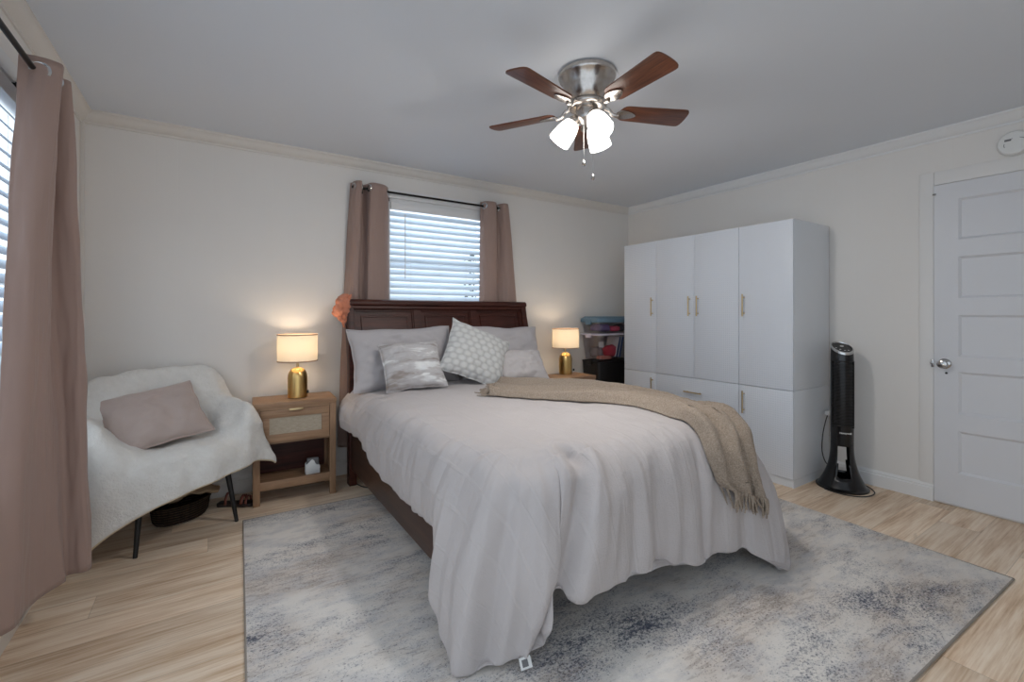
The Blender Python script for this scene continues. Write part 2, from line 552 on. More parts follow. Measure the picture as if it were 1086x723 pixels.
def cr(p0, p1, p2, p3, t):
    return .5 * ((2 * p1) + (p2 - p0) * t + (2 * p0 - 5 * p1 + 4 * p2 - p3) * t * t + (3 * p1 - p0 - 3 * p2 + p3) * t ** 3)


def spline(pts, n):
    """Catmull-Rom through points, n samples per span"""
    pts = [Vector(p) for p in pts]; out = []
    for i in range(len(pts) - 1):
        a = pts[max(i - 1, 0)]; b = pts[i]; c = pts[i + 1]; d = pts[min(i + 2, len(pts) - 1)]
        for k in range(n): out.append(cr(a, b, c, d, k / n))
    out.append(pts[-1]); return out


def patch(rows, nu, nv):
    """bicubic through a net of control points -> P[j][i]"""
    R = [spline(r, nu) for r in rows]
    cols = [spline([r[i] for r in R], nv) for i in range(len(R[0]))]
    return [[cols[i][j] for i in range(len(cols))] for j in range(len(cols[0]))]


def grid_normal(P, j, i):
    nj, ni = len(P), len(P[0])
    du = P[j][min(i + 1, ni - 1)] - P[j][max(i - 1, 0)]; dv = P[min(j + 1, nj - 1)][i] - P[max(j - 1, 0)][i]
    n = du.cross(dv)
    return n.normalized() if n.length > 1e-9 else Vector((0, 0, 1))


def nz(x, y, z=0.0): return noise.noise(Vector((x, y, z)))


def sstep(a, b, x):
    t = max(0, min(1, (x - a) / (b - a))); return t * t * (3 - 2 * t)


# ------------------------------------------------------------------ the room
XL, XR, D, H, YF, YL = -0.66, 3.986, 3.663, 2.44, -1.6, 1.0
WL = (1.22, 2.90, 0.62, 2.13)     # left window hole: y0 y1 z0 z1
WB = (1.175, 2.10, 1.14, 2.178)     # back window hole: x0 x1 z0 z1

b = MB(); b.box((XL - .12, YF, -.08), (XR + .12, D + .12, 0)); struct(b.build('floor', M['floor']))
b = MB(); b.box((XL - .12, YF, H), (XR + .12, D + .12, H + .08)); struct(b.build('ceiling', M['ceiling']))
b = MB()
b.box((XL - .12, D, 0), (WB[0], D + .12, H)); b.box((WB[1], D, 0), (XR + .12, D + .12, H))
b.box((WB[0], D, 0), (WB[1], D + .12, WB[2])); b.box((WB[0], D, WB[3]), (WB[1], D + .12, H))
struct(b.build('wall_back', M['wall_x']))
b = MB()
b.box((XL - .12, YL, 0), (XL, WL[0], H)); b.box((XL - .12, WL[1], 0), (XL, D, H))
b.box((XL - .12, WL[0], 0), (XL, WL[1], WL[2])); b.box((XL - .12, WL[0], WL[3]), (XL, WL[1], H))
struct(b.build('wall_left', M['wall_y']))
b = MB(); b.box((XR, YF, 0), (XR + .12, D, H)); struct(b.build('wall_right', M['wall_y']))
b = MB(); b.box((1.3, YF - .12, 0), (XR + .12, YF, H)); struct(b.build('wall_front_light_block', M['wall_x']))  # unseen partial wall, added to block some daylight from behind the camera

crown = [(0, -.075), (.008, -.075), (.008, -.062), (.016, -.058), (.030, -.046), (.040, -.030), (.046, -.016), (.056, -.012), (.056, 0), (0, 0)]
b = MB(); b.prism([(D - a, H + z) for a, z in crown], XL, XR, 0); struct(b.build('trim_1', M['trim'], ang=50))
b = MB(); b.prism([(XL + a, H + z) for a, z in crown], YL, D, 1); struct(b.build('trim_2', M['trim'], ang=50))
b = MB(); b.prism([(XR - a, H + z) for a, z in crown], YF, D, 1); struct(b.build('trim_3', M['white_trim'], ang=50))
skirt = [(0, 0), (.016, 0), (.016, .082), (.011, .088), (.011, .098), (.006, .104), (.004, .112), (0, .112)]
b = MB(); b.prism([(D - a, z) for a, z in skirt], XL, XR, 0); struct(b.build('baseboard_back', M['trim']))
b = MB(); b.prism([(XL + a, z) for a, z in skirt], YL, D, 1); struct(b.build('baseboard_left', M['trim']))
b = MB(); b.prism([(XR - a, z) for a, z in skirt], 1.003, D, 1); struct(b.build('baseboard_right', M['white_trim']))
# corner bead where the panelling meets
b = MB(); b.box((XL, D - .018, .11), (XL + .018, D, H - .07), .004); struct(b.build('trim_4', M['trim']))

# door on the right wall: slab with five recessed panels, casing, knob
DY0, DY1, DZ0, DZ1 = .19, 1.0, .014, 2.075
b = MB()
X0, X1 = XR - .018, XR - .001
stile = .118
b.box((X0, DY1 - stile, DZ0), (X1, DY1, DZ1)); b.box((X0, DY0, DZ0), (X1, DY0 + stile, DZ1))
pz = [(.216, .487), (.595, .866), (.959, 1.227), (1.335, 1.600), (1.708, 1.970)]
zs = [DZ0] + [v for p in pz for v in p] + [DZ1]
for i in range(0, len(zs), 2): b.box((X0, DY0 + stile, zs[i]), (X1, DY1 - stile, zs[i + 1]))
door = struct(b.build('door_1', M['door']))
b = MB()
for z0, z1 in pz:
    y0, y1 = DY0 + stile, DY1 - stile
    b.box((X0 + .012, y0, z0), (X1 - .001, y1, z1))
    w = .014   # sloped sticking round each recess
    for poly, ax, lo, hi in (
        ([(X0, y0), (X0 + .012, y0), (X0 + .012, y0 + w)], 2, z0, z1), ([(X0, y1), (X0 + .012, y1), (X0 + .012, y1 - w)], 2, z0, z1),
        ([(X0, z0), (X0 + .012, z0), (X0 + .012, z0 + w)], 1, y0, y1), ([(X0, z1), (X0 + .012, z1), (X0 + .012, z1 - w)], 1, y0, y1)):
        b.prism(poly, lo, hi, ax)
b.build('panels', M['door'], door)
b = MB()
mk = Matrix.Translation((X0, .946, .912)) @ Matrix.Rotation(-PI / 2, 4, 'Y')
b.lathe([(.033, 0), (.033, .004), (.026, .009), (.012, .012), (.011, .032), (.020, .038), (.027, .046), (.028, .054), (.024, .062), (.012, .066), (0, .067)], 28, mk, cap=False)
b.build('door_knob', M['chrome'], door)
b = MB()
b.lathe([(.007, 0), (.007, .002), (0, .002)], 14, Matrix.Translation((X0, .938, .852)) @ Matrix.Rotation(-PI / 2, 4, 'Y'))
b.build('keyhole', M['black_matte'], door)
b = MB(); b.box((X0 - .008, DY1 - .002, .885), (X0 + .02, DY1 + .012, .935), .002); b.box((X0 - .014, DY1 + .004, .905), (X0, DY1 + .016, .918), .002)
b.build('latch', M['chrome'], door)
b = MB(); b.box((X0 - .008, DY1 - .012, 2.012), (X0 + .004, DY1 + .004, 2.022), .001); b.tube([(X0 - .008, DY1 + .004, 2.016), (X0 - .018, DY1 - .012, 2.010)], .003)
b.build('door_hook', M['chrome'], door)
b = MB(); b.box((XR - .010, DY1 + .003, .112), (XR, DY1 + .075, 2.168), .003); b.box((XR - .010, DY0 - .075, 2.080), (XR, DY1 + .002, 2.168), .003); b.box((XR - .010, DY0 - .075, 0), (XR, DY0 - .004, 2.079), .003)
struct(b.build('trim_5', plain('casing_paint', srgb(225, 223, 221), .5, var=.01)))


# windows: frame with sash, panes, sill, casing
def window(name, x0, x1, z0, z1, mtx, mull=True):
    """window in the local XZ plane, local +Y = outside; wall face at y=0"""
    b = MB()
    for lo, hi in (((x0, .0, z0), (x0 + .03, .12, z1)), ((x1 - .03, 0, z0), (x1, .12, z1)), ((x0, 0, z1 - .03), (x1, .12, z1)), ((x0, 0, z0), (x1, .12, z0 + .03))):
        b.box(lo, hi, .003, mtx)
    zm = (z0 + z1) / 2
    b.box((x0, .075, zm - .02), (x1, .105, zm + .02), .003, mtx)
    for xx in ([(x0 + x1) / 2] if mull else []): b.box((xx - .018, .08, z0), (xx + .018, .1, z1), .003, mtx)
    for lo, hi in (((x0 - .07, -.016, z0 - .07), (x0, 0, z1 + .07)), ((x1, -.016, z0 - .07), (x1 + .07, 0, z1 + .07)), ((x0, -.016, z1), (x1, 0, z1 + .07))):
        b.box(lo, hi, .003, mtx)
    w = struct(b.build(name, M['white_trim']))
    b = MB(); b.box((x0 + .03, .088, z0 + .03), (x1 - .03, .092, z1 - .03), 0, mtx); b.build('pane', M['pane'], w)
    b = MB(); b.box((x0 - .09, -.05, z0 - .03), (x1 + .09, .03, z0), .005, mtx); b.build('window_sill', M['white_trim'], w)
    return w


ML = Matrix.Translation((XL, 0, 0)) @ Matrix.Rotation(PI / 2, 4, 'Z')      # local x -> world y, local y -> world -x
MBk = Matrix.Translation((0, D, 0))
window('window_1', *WL, ML)
window('window_2', *WB, MBk, mull=False)


def blind(label, x0, x1, z0, z1, mtx, tilt, yd):
    base = mtx @ Vector(((x0 + x1) / 2, yd, z0))
    r = thing('window_blind', label, 'window blind', base)
    mm = Matrix.Translation(-base) @ mtx
    b = MB(); b.box((x0, yd - .03, z1 - .055), (x1, yd + .03, z1 - .004), .006, mm); b.box((x0, yd - .036, z1 - .06), (x1, yd - .028, z1), .003, mm)
    b.build('valance', M['white_trim'], r)
    b = MB()
    n = int((z1 - z0 - .12) / .0535)
    for i in range(n):
        zc = z1 - .085 - i * .0535
        m2 = mm @ Matrix.Translation((0, yd, zc)) @ Matrix.Rotation(tilt, 4, 'X')
        b.prism([(-.0285, -.001), (-.012, .0022), (.012, .0022), (.0285, -.001), (.0285, -.003), (.012, .0), (-.012, .0), (-.0285, -.003)], x0, x1, 0, 0, m2)
    b.build('slats', M['blind'], r)
    zb = z1 - .085 - n * .0535
    b = MB(); b.box((x0, yd - .025, zb - .008), (x1, yd + .025, zb + .010), .004, mm); b.build('bottom_rail', M['white_trim'], r)
    b = MB()
    for k in (.2, .5, .8):
        xx = x0 + (x1 - x0) * k
        for s_ in (-.024, .024): b.tube([(xx, yd + s_, z1 - .08), (xx, yd + s_, zb)], .0012, 5, mm)
    b.build('ladder_cord', M['white_trim'], r)
    b = MB(); xx = x0 + .12; b.tube([(xx, yd - .036, z1 - .09), (xx, yd - .036, z1 - .62)], .004, 6, mm); b.build('tilt_wand', M['white_trim'], r)
    return r


blind('white slatted blind in the tall window on the left wall beside the long curtain', WL[0] + .032, WL[1] - .032, WL[2] + .004, WL[3] - .032, ML, math.radians(50), .006)
blind('white slatted blind in the window above the dark headboard', WB[0] + .032, WB[1] - .032, WB[2] + .004, WB[3] - .032, MBk, math.radians(50), .02)


# curtains: pleated sheets hung by grommets
def curtain(label, top, bot, z_top, z_bot, rod_z, grommets=(), group=None, n=160, m=60, sag=None):
    """top/bot: splines of (x,y) seen from above; the sheet runs between them"""
    T = spline([(x, y, 0) for x, y in top], 20); B_ = spline([(x, y, 0) for x, y in bot], 20)
    def at(S, u):
        k = u * (len(S) - 1); i = min(int(k), len(S) - 2); return S[i].lerp(S[i + 1], k - i)
    cx = sum(p[0] for p in bot) / len(bot); cy = sum(p[1] for p in bot) / len(bot)
    r = thing('curtain', label, 'curtain', (cx, cy, z_bot), 0, group)
    P = []
    for j in range(m + 1):
        v = j / m
        row = []
        for i in range(n + 1):
            u = i / n
            a, c = at(T, u), at(B_, u)
            w = v ** .8
            p = a.lerp(c, w)
            zt = z_top; zb = z_bot + (sag(u) if sag else 0)
            p.z = zt + (zb - zt) * v
            d = .006 * nz(u * 9, v * 5, 3.1) + .003 * nz(u * 30, v * 14, 9)
            p += Vector((d, d, 0))
            row.append(p - Vector((cx, cy, z_bot)))
        P.append(row)
    b = MB(); b.grid(P, n + 1, m + 1)
    o = b.build('panel', M['curtain'], r, recalc=False); solidify(o, .003, 0)
    for u, ax in grommets:
        p = at(T, u) - Vector((cx, cy, z_bot)); p.z = rod_z - z_bot
        d = (at(T, min(u + .01, 1)) - at(T, max(u - .01, 0))).normalized()
        q = Vector((0, 0, 1)).cross(d)
        mt = Matrix.Translation(p) @ q.to_track_quat('Z', 'Y').to_matrix().to_4x4()
        g = MB(); g.lathe([(.019, -.004), (.024, -.006), (.030, -.003), (.031, .003), (.024, .006), (.019, .004), (.019, -.004)], 24, mt, cap=False)
        g.build('grommet', M['steel'], r)
    return r


def rod(label, p0, p1, ends):
    c = (Vector(p0) + Vector(p1)) / 2
    r = thing('curtain_rod', label, 'curtain rod', c)
    b = MB(); b.tube([Vector(p0) - c, Vector(p1) - c], .009, 12); b.build('pole', M['black_metal'], r)
    d = (Vector(p1) - Vector(p0)).normalized()
    for e, s_ in ((p0, -1), (p1, 1)):
        mt = Matrix.Translation(Vector(e) - c) @ (d * s_).to_track_quat('Z', 'Y').to_matrix().to_4x4()
        g = MB(); g.lathe([(.009, 0), (.014, .004), (.014, .03), (.010, .04), (0, .044)], 16, mt); g.build('finial', M['black_metal'], r)
    for q, nrm in ends:
        q = Vector(q); nrm = Vector(nrm)
        g = MB(); g.tube([q - c, q - c + nrm], .006, 8)
        g.box(tuple(q - c + nrm * .93 + Vector((-.015, -.015, -.03))), tuple(q - c + nrm + Vector((.015, .015, .03))), .002)
        g.build('bracket', M['black_metal'], r)
    return r


# back window pair, on a black rod
RB = (D - .075, 2.205)
rod('black curtain rod over the window above the headboard', (.925, RB[0], RB[1]), (2.235, RB[0], RB[1]), [((.975, RB[0], RB[1]), (0, .074, 0)), ((2.215, RB[0], RB[1]), (0, .074, 0))])
yb = RB[0]
curtain('brown grommet curtain left of the window above the headboard',
        [(.885, yb + .05), (.905, yb - .03), (.945, yb - .055), (.965, yb + .05), (1.00, yb + .03), (1.02, yb - .055), (1.10, yb - .05), (1.15, yb - .01), (1.18, yb + .045)],
        [(.790, yb + .055), (.835, yb + .02), (.90, yb + .018), (.935, yb + .055), (.97, yb + .045), (.99, yb + .02), (1.09, yb + .015), (1.17, yb + .03), (1.20, yb + .058)],
        2.245, .22, RB[1], [(.09, 0), (.30, 0), (.58, 0), (.94, 0)], 'curtains at the window above the headboard')
curtain('brown grommet curtain right of the window above the headboard',
        [(2.02, yb + .03), (2.05, yb - .03), (2.11, yb - .05), (2.16, yb - .02), (2.155, yb + .05), (2.19, yb + .02), (2.23, yb - .05), (2.28, yb - .03), (2.275, yb + .05)],
        [(2.01, yb + .045), (2.04, yb + .02), (2.13, yb + .015), (2.20, yb + .03), (2.21, yb + .058), (2.27, yb + .045), (2.35, yb + .016), (2.48, yb + .025), (2.56, yb + .058)],
        2.245, .22, RB[1], [(.09, 0), (.45, 0), (.62, 0), (.95, 0)], 'curtains at the window above the headboard')
# long curtain on the left wall
RLx, RLz = XL + .125, 2.105
rod('black curtain rod high on the left wall', (RLx, .35, RLz), (RLx, 2.60, RLz), [((RLx, .6, RLz), (-.12, 0, 0)), ((RLx, 2.55, RLz), (-.12, 0, 0))])
curtain('long dusty brown curtain hanging to the floor on the left wall',
        [(RLx - .035, 2.28), (RLx + .03, 2.285), (RLx + .07, 2.31), (RLx + .05, 2.36), (RLx - .045, 2.375), (RLx - .02, 2.43), (RLx + .055, 2.45), (RLx + .045, 2.51), (RLx - .03, 2.54)],
        [(-.60, 2.13), (-.555, 2.18), (-.555, 2.28), (-.53, 2.37), (-.49, 2.44), (-.49, 2.50), (-.43, 2.50), (-.44, 2.57), (-.56, 2.58)],
        2.15, .19, RLz, [(.10, 0), (.40, 0), (.62, 0)], None, n=200, m=80)

# ------------------------------------------------------------------ rug
rug_rot = -.040
b = MB()
t = bmesh.new(); RW, RD = 3.06, 2.52
b.box((-RW, 0, 0), (0, RD, .009), .003)
rug = b.build('area_rug', M['rug']); rug.location = (3.104, .502, .0008); rug.rotation_euler = (0, 0, rug_rot)
tag(rug, 'large cream and blue grey distressed rug under the bed', 'rug')
b = MB(); b.tube([(-RW, 0, .005), (0, 0, .005), (0, RD, .005), (-RW, RD, .005), (-RW, 0, .005)], .0055, 6)
b.build('bound_edge', fabric('taupe_rug_binding', srgb(150, 142, 134), 400, .3), rug)

# ------------------------------------------------------------------ bed
BX0, BX1, BYH, BYF = .825, 2.405, 3.48, 1.36
bed = thing('bed', 'dark espresso wooden sleigh bed with panelled headboard', 'bed', ((BX0 + BX1) / 2, (BYH + BYF) / 2, 0))
o0 = Vector(bed.location)


def yc(z):   # front face of the sleigh headboard
    return 3.405 + .105 * sstep(.80, 1.36, z) ** 1.2


def L(p): return Vector(p) - o0


# headboard field with stepped panels
xs_p = []
w = (BX1 - BX0)
b = MB()
stiles = [BX0 + .05, BX0 + .075]
pw = (w - .10 - 3 * .0 - .11) / 3
edges = []
x = BX0 + .055
panels = []
for k in range(3):
    panels.append((x, x + pw - .005)); x += pw + .052


def depth(xx, z):
    """how far the face stands in front of the panel ground"""
    d = .020
    for a, c in panels:
        if a < xx < c and .62 < z < 1.262:
            d = .0
            e = min(xx - a, c - xx, 1.262 - z)
            if e < .012: d = .012
            elif .042 < e < .054: d = .010
            elif e >= .054: d = .005
    return d


def breaks(vals, eps=.0015):
    o = []
    for v in sorted(vals): o += [v - eps, v + eps]
    return o


vx = [BX0]
for a, c in panels: vx += breaks([a, a + .012, a + .042, a + .054, c - .054, c - .042, c - .012, c])
vx.append(BX1); vx = sorted(set(vx))
vz = sorted(set([.35, .62] + [.66 + .05 * i for i in range(11)] + breaks([1.262, 1.25, 1.22, 1.208]) + [1.29]))
P = [[L((xx, yc(z) - depth(xx, z), z)) for xx in vx] for z in vz]
b.grid(P, len(vx), len(vz))
Pb = [[L((xx, yc(z) + .035, z)) for xx in (BX0, BX1)] for z in vz]
b.grid(Pb, 2, len(vz))
b.build('headboard', M['espresso'], bed, ang=20)
# scrolled cap and moulding under it
b = MB()
yt = yc(1.32)
cap = [(yt - .040, 1.296), (yt - .050, 1.304), (yt - .052, 1.318), (yt - .045, 1.334), (yt - .028, 1.343), (yt + .020, 1.345), (yt + .05, 1.338), (yt + .060, 1.318), (yt + .05, 1.298), (yt + .035, 1.29)]
b.prism([(p - o0.y, z) for p, z in cap], BX0 - .012 - o0.x, BX1 + .012 - o0.x, 0)
b.prism([(p - o0.y, z) for p, z in [(yt - .034, 1.268), (yt - .040, 1.276), (yt - .034, 1.296), (yt + .02, 1.296), (yt + .02, 1.268)]], BX0 - o0.x, BX1 - o0.x, 0)
b.build('headboard_cap', M['espresso'], bed, ang=40)
for xx in (BX0 - .012, BX1 - .040):     # curved side posts
    b = MB()
    fr = [(yc(z) - .038, z) for z in [0, .3, .6, .8, .9, 1.0, 1.1, 1.2, 1.3]]
    bk = [(yc(z) + .042, z) for z in [1.3, 1.2, 1.1, 1.0, .9, .8, .6, .3, 0]]
    b.prism([(p - o0.y, z) for p, z in fr + bk], xx - o0.x, xx + .052 - o0.x, 0, .004)
    b.build('post', M['espresso'], bed, ang=40)
for xx in (BX0, BX1 - .028):
    b = MB(); b.box(tuple(L((xx, BYF + .03, .12))), tuple(L((xx + .028, 3.45, .40))), .004); b.build('side_rail', M['espresso_y'], bed)
b = MB(); b.box(tuple(L((BX0 + .03, BYF + .02, .26))), tuple(L((BX1 - .03, BYF + .05, .40))), .004); b.build('foot_rail', M['espresso'], bed)
for xx in (BX0 + .03, BX1 - .09):
    b = MB(); b.box(tuple(L((xx, BYF + .06, 0.0105))), tuple(L((xx + .06, BYF + .12, .3))), .004); b.build('foot_leg', M['espresso'], bed)
b = MB()
for i in range(12): b.box(tuple(L((BX0 + .028, 1.45 + i * .165, .36))), tuple(L((BX1 - .028, 1.53 + i * .165, .38))))
b.build('slats', M['oak_x'], bed)

b = MB(); b.box((BX0 + .04, 1.42, .381), (BX1 - .04, 3.40, .655), .06, None, 4)
tag(rebase(b.build('mattress', M['mattress']), (1.615, 2.4, .381)), 'white mattress on the bed frame under the comforter', 'mattress')

# comforter: a net of stations round the bed, each running from the spine to the hem
ZT = .703
def lst(y, hz, ex=.80, mx=.762, hx=.772, zt=ZT):
    return [(1.615, max(y, 2.05), zt + .012), (1.27, y if y > 2.05 else 2.05 + (y - 2.05) * .55, zt + .014), (.95, y, zt), (.845, y, zt - .022), (ex - .012, y, zt - .095), (mx, y, (zt + hz) / 2 - .03), (hx, y, hz), (hx + .035, y, hz + .015)]
def rst(y, hz, ex=2.44, mx=2.485, hx=2.49, zt=ZT):
    return [(1.615, max(y, 2.05), zt + .012), (1.95, y if y > 2.05 else 2.05 + (y - 2.05) * .55, zt + .014), (2.28, y, zt), (2.395, y, zt - .022), (ex + .012, y, zt - .095), (mx, y, (zt + hz) / 2 - .03), (hx, y, hz), (hx - .035, y, hz + .015)]
def fst(x, hz, hx=None, hy=1.225, my=1.235, inn=(None, None)):
    hx = x if hx is None else hx
    return [(1.615, 2.05, ZT + .012), (1.615 + (x - 1.615) * .55, 1.75, ZT + .014), (x, 1.48, ZT + .002), (x, 1.365, ZT - .018), (x, 1.285, ZT - .09), ((x + hx) / 2, my, (ZT + hz) / 2), (hx, hy, hz), (hx, hy + .035, hz + .015)]
def cst(e, m1, m2, m3, hem, und):
    return [(1.615, 2.05, ZT + .012), (1.615 + (e[0] - 1.615) * .55, 2.05 + (e[1] - 2.05) * .55, ZT + .014), (*e, ZT), m1, m2, m3, hem, und]


ST = [
    lst(3.42, .49, zt=ZT + .01), lst(3.20, .45), lst(2.95, .44), lst(2.6, .375), lst(2.3, .35), lst(2.05, .345), lst(1.86, .345), lst(1.72, .34, mx=.745, hx=.745),
    cst((.97, 1.58), (.86, 1.60, .675), (.795, 1.60, .59), (.725, 1.60, .38), (.690, 1.615, .16), (.73, 1.63, .17)),
    cst((.985, 1.535), (.875, 1.53, .672), (.805, 1.51, .585), (.715, 1.50, .33), (.678, 1.49, .070), (.72, 1.52, .085)),
    cst((1.0, 1.51), (.895, 1.47, .67), (.825, 1.43, .58), (.735, 1.41, .31), (.690, 1.385, .030), (.73, 1.42, .045)),
    cst((1.02, 1.49), (.93, 1.42, .67), (.868, 1.365, .58), (.80, 1.335, .31), (.775, 1.345, .032), (.79, 1.39, .045)),
    cst((1.05, 1.475), (.975, 1.39, .672), (.925, 1.32, .585), (.885, 1.275, .33), (.865, 1.31, .052), (.87, 1.36, .07)),
    cst((1.09, 1.47), (1.03, 1.375, .676), (.99, 1.295, .59), (.965, 1.245, .36), (.955, 1.285, .062), (.95, 1.33, .09)),
    cst((1.11, 1.47), (1.06, 1.372, .678), (1.025, 1.292, .595), (.995, 1.252, .38), (.990, 1.275, .10), (.975, 1.32, .12)),
    cst((1.13, 1.47), (1.085, 1.37, .68), (1.055, 1.295, .598), (1.015, 1.262, .42), (.985, 1.262, .255), (.98, 1.30, .27)),
    fst(1.21, .245, 1.13), fst(1.38, .222, 1.36), fst(1.52, .213, 1.49, hy=1.215), fst(1.68, .175, 1.67), fst(1.80, .148, 1.80, hy=1.215), fst(1.90, .162, 1.885), fst(2.06, .148, 2.06, hy=1.215),
    cst((2.17, 1.475), (2.20, 1.375, .68), (2.215, 1.30, .59), (2.18, 1.21, .36), (2.145, 1.165, .105), (2.145, 1.21, .12)),
    cst((2.21, 1.49), (2.27, 1.40, .676), (2.31, 1.315, .58), (2.275, 1.17, .32), (2.235, 1.088, .030), (2.25, 1.14, .055)),
    cst((2.24, 1.51), (2.32, 1.43, .672), (2.37, 1.35, .575), (2.40, 1.20, .33), (2.365, 1.118, .035), (2.355, 1.17, .06)),
    cst((2.26, 1.54), (2.36, 1.48, .672), (2.415, 1.42, .58), (2.465, 1.30, .35), (2.455, 1.20, .06), (2.41, 1.25, .085)),
    cst((2.275, 1.58), (2.375, 1.56, .675), (2.435, 1.53, .59), (2.495, 1.45, .40), (2.505, 1.38, .14), (2.45, 1.41, .16)),
    rst(1.75, .32), rst(2.0, .345), rst(2.4, .35), rst(2.8, .36), rst(3.15, .38), rst(3.42, .42, zt=ZT + .01),
]
NU, NV = 11, 16
P = patch(ST, NU, NV)          # rows = along the perimeter (NV), cols = spine to hem (NU)
nj, ni = len(P), len(P[0])
# arc length round the hem, for folds
arc = [0.0]
for j in range(1, nj): arc.append(arc[-1] + (P[j][int(ni * .62)] - P[j - 1][int(ni * .62)]).length)
UVs = [[None] * ni for _ in range(nj)]
for j in range(nj):
    l = 0.0; e = P[j][2 * NU]
    for i in range(ni):
        p = P[j][i]
        if i > 2 * NU: l += (p - P[j][i - 1]).length
        if i <= 2 * NU: UVs[j][i] = (p.x, p.y)
        else:
            dx = p.x - e.x; dy = p.y - e.y
            h = math.hypot(dx, dy) or 1
            UVs[j][i] = (e.x + dx / h * l, e.y + dy / h * l)
SG = 1 if grid_normal(P, 3 * NV, int(1.6 * NU)).z > 0 else -1
Q = [[None] * ni for _ in range(nj)]
for j in range(nj):
    for i in range(ni):
        p = P[j][i]; n = grid_normal(P, j, i)
        if i <= 2 * NU: n = Vector((0, 0, 1))
        else: n = n * SG
        v = i / (ni - 1)
        drop = sstep(.40, .85, v)
        s_ = arc[j]
        left = 1 if p.x < .9 and p.y > 1.7 else 0
        skew = s_ + (.18 * drop if left else .05 * drop)
        f = (.028 * nz(skew * 3.3, .3 * drop, 1.7) + .020 * nz(skew * 8.5, .5 * drop, 5.2) + .005 * nz(skew * 20, 1.5 * drop, 8)) * drop
        f += .010 * nz(p.x * 2.6, p.y * 2.6, 2) + .009 * nz(p.x * 6, p.y * 6, p.z * 5 + 4) + .004 * nz(p.x * 15, p.y * 11, p.z * 13)
        rdg = nz(s_ * 13, v * 3.0, 2.2); f += .014 * (1 - abs(rdg) * 2.2) * sstep(.25, .42, v) * (.45 + .55 * nz(s_ * 3, v * 2, 9)) + .004 * nz(s_ * 34, v * 5, 3) * sstep(.3, .45, v)
        kk = j / NV
        for k0, wd_, am in ((8.4, .35, .018), (11.05, .40, .045), (9.9, .5, -.014), (12.6, .5, -.018), (17.1, .28, .018), (18.2, .30, .020), (20.3, .28, .022), (22.4, .4, .028), (24.0, .45, .024)):
            f -= am * math.exp(-((kk - k0 + .25 * (v - .8)) / wd_) ** 2) * sstep(.42, .72, v)
        f += .007 * (1 - 2.4 * abs(nz(p.y * 9 + p.x * 3, p.x * 1.6, 6.6))) * sstep(1.35, .95, p.x) * sstep(.9, 1.5, p.y) * sstep(.12, .3, v)
        # soft ridges running from the pinched tuft
        tx = math.hypot(p.x - 1.175, p.y - 1.36)
        f -= .030 * math.exp(-(tx / .04) ** 2) - .010 * math.exp(-((tx - .09) / .05) ** 2)
        if i > 3 * NU and p.y < 1.45 and .9 < p.x < 1.5:
            line = 1.165 - (ZT - p.z) * .33
            f -= .046 * math.exp(-((p.x - line) / .030) ** 2) * sstep(.70, .55, p.z)
            f += .024 * math.exp(-((p.x - line - .075) / .045) ** 2) + .018 * math.exp(-((p.x - line + .07) / .04) ** 2)
        f *= 1 if i < ni - NU else (ni - 1 - i) / NU
        q = p + n * f
        q.z = max(q.z, .015 + (.012 * (i - 6 * NU) / NU if i > 6 * NU else .002 * (6 * NU - i)))
        Q[j][i] = q
b = MB(); vs = b.grid(Q, ni, nj)
uvl = b.bm.loops.layers.uv.verify()
for k, v in enumerate(vs):
    uvv = UVs[k // ni][k % ni]
    for lp in v.link_loops: lp[uvl].uv = uvv
bmesh.ops.recalc_face_normals(b.bm, faces=b.bm.faces[:])
if sum(f.normal.z for f in b.bm.faces if f.calc_center_median().z > .68) < 0: bmesh.ops.reverse_faces(b.bm, faces=b.bm.faces[:])
BVH = BVHTree.FromBMesh(b.bm)
comf = b.build('comforter', M['comforter'], ang=80, recalc=False)
rebase(comf, (1.615, 2.4, .66))
tag(comf, 'pale grey crinkled comforter draped over the bed down to the rug', 'comforter')
b = MB()
mt = Matrix.Translation((.895, 1.285, .040)) @ Matrix.Scale(.62, 4) @ Matrix.Rotation(math.radians(-8), 4, 'Z') @ Matrix.Rotation(math.radians(-38), 4, 'X')
b.box((-.035, -.001, -.028), (.035, .001, .028), 0, mt)
tg = b.build('care_tag', M['white_plastic'], comf); tg.location = -comf.location
tag(tg, 'white care tag with a dark printed block')
b = MB(); b.box((-.022, -.0022, -.018), (.014, -.001, .016), 0, mt)
tp = b.build('tag_print', M['grey_slot'], tg)


def surf(x, y):
    h = BVH.ray_cast(Vector((x, y, 1.5)), Vector((0, 0, -1)))
    return h[0].z if h[0] else ZT


# tan throw lying diagonally over the foot corner
def T2(a, c, z=None):
    za = surf(*a) if z is None else z[0]; zc = surf(*c) if z is None else z[1]
    return [Vector((a[0] + (c[0] - a[0]) * k / 6, a[1] + (c[1] - a[1]) * k / 6, za + (zc - za) * k / 6)) for k in range(7)]


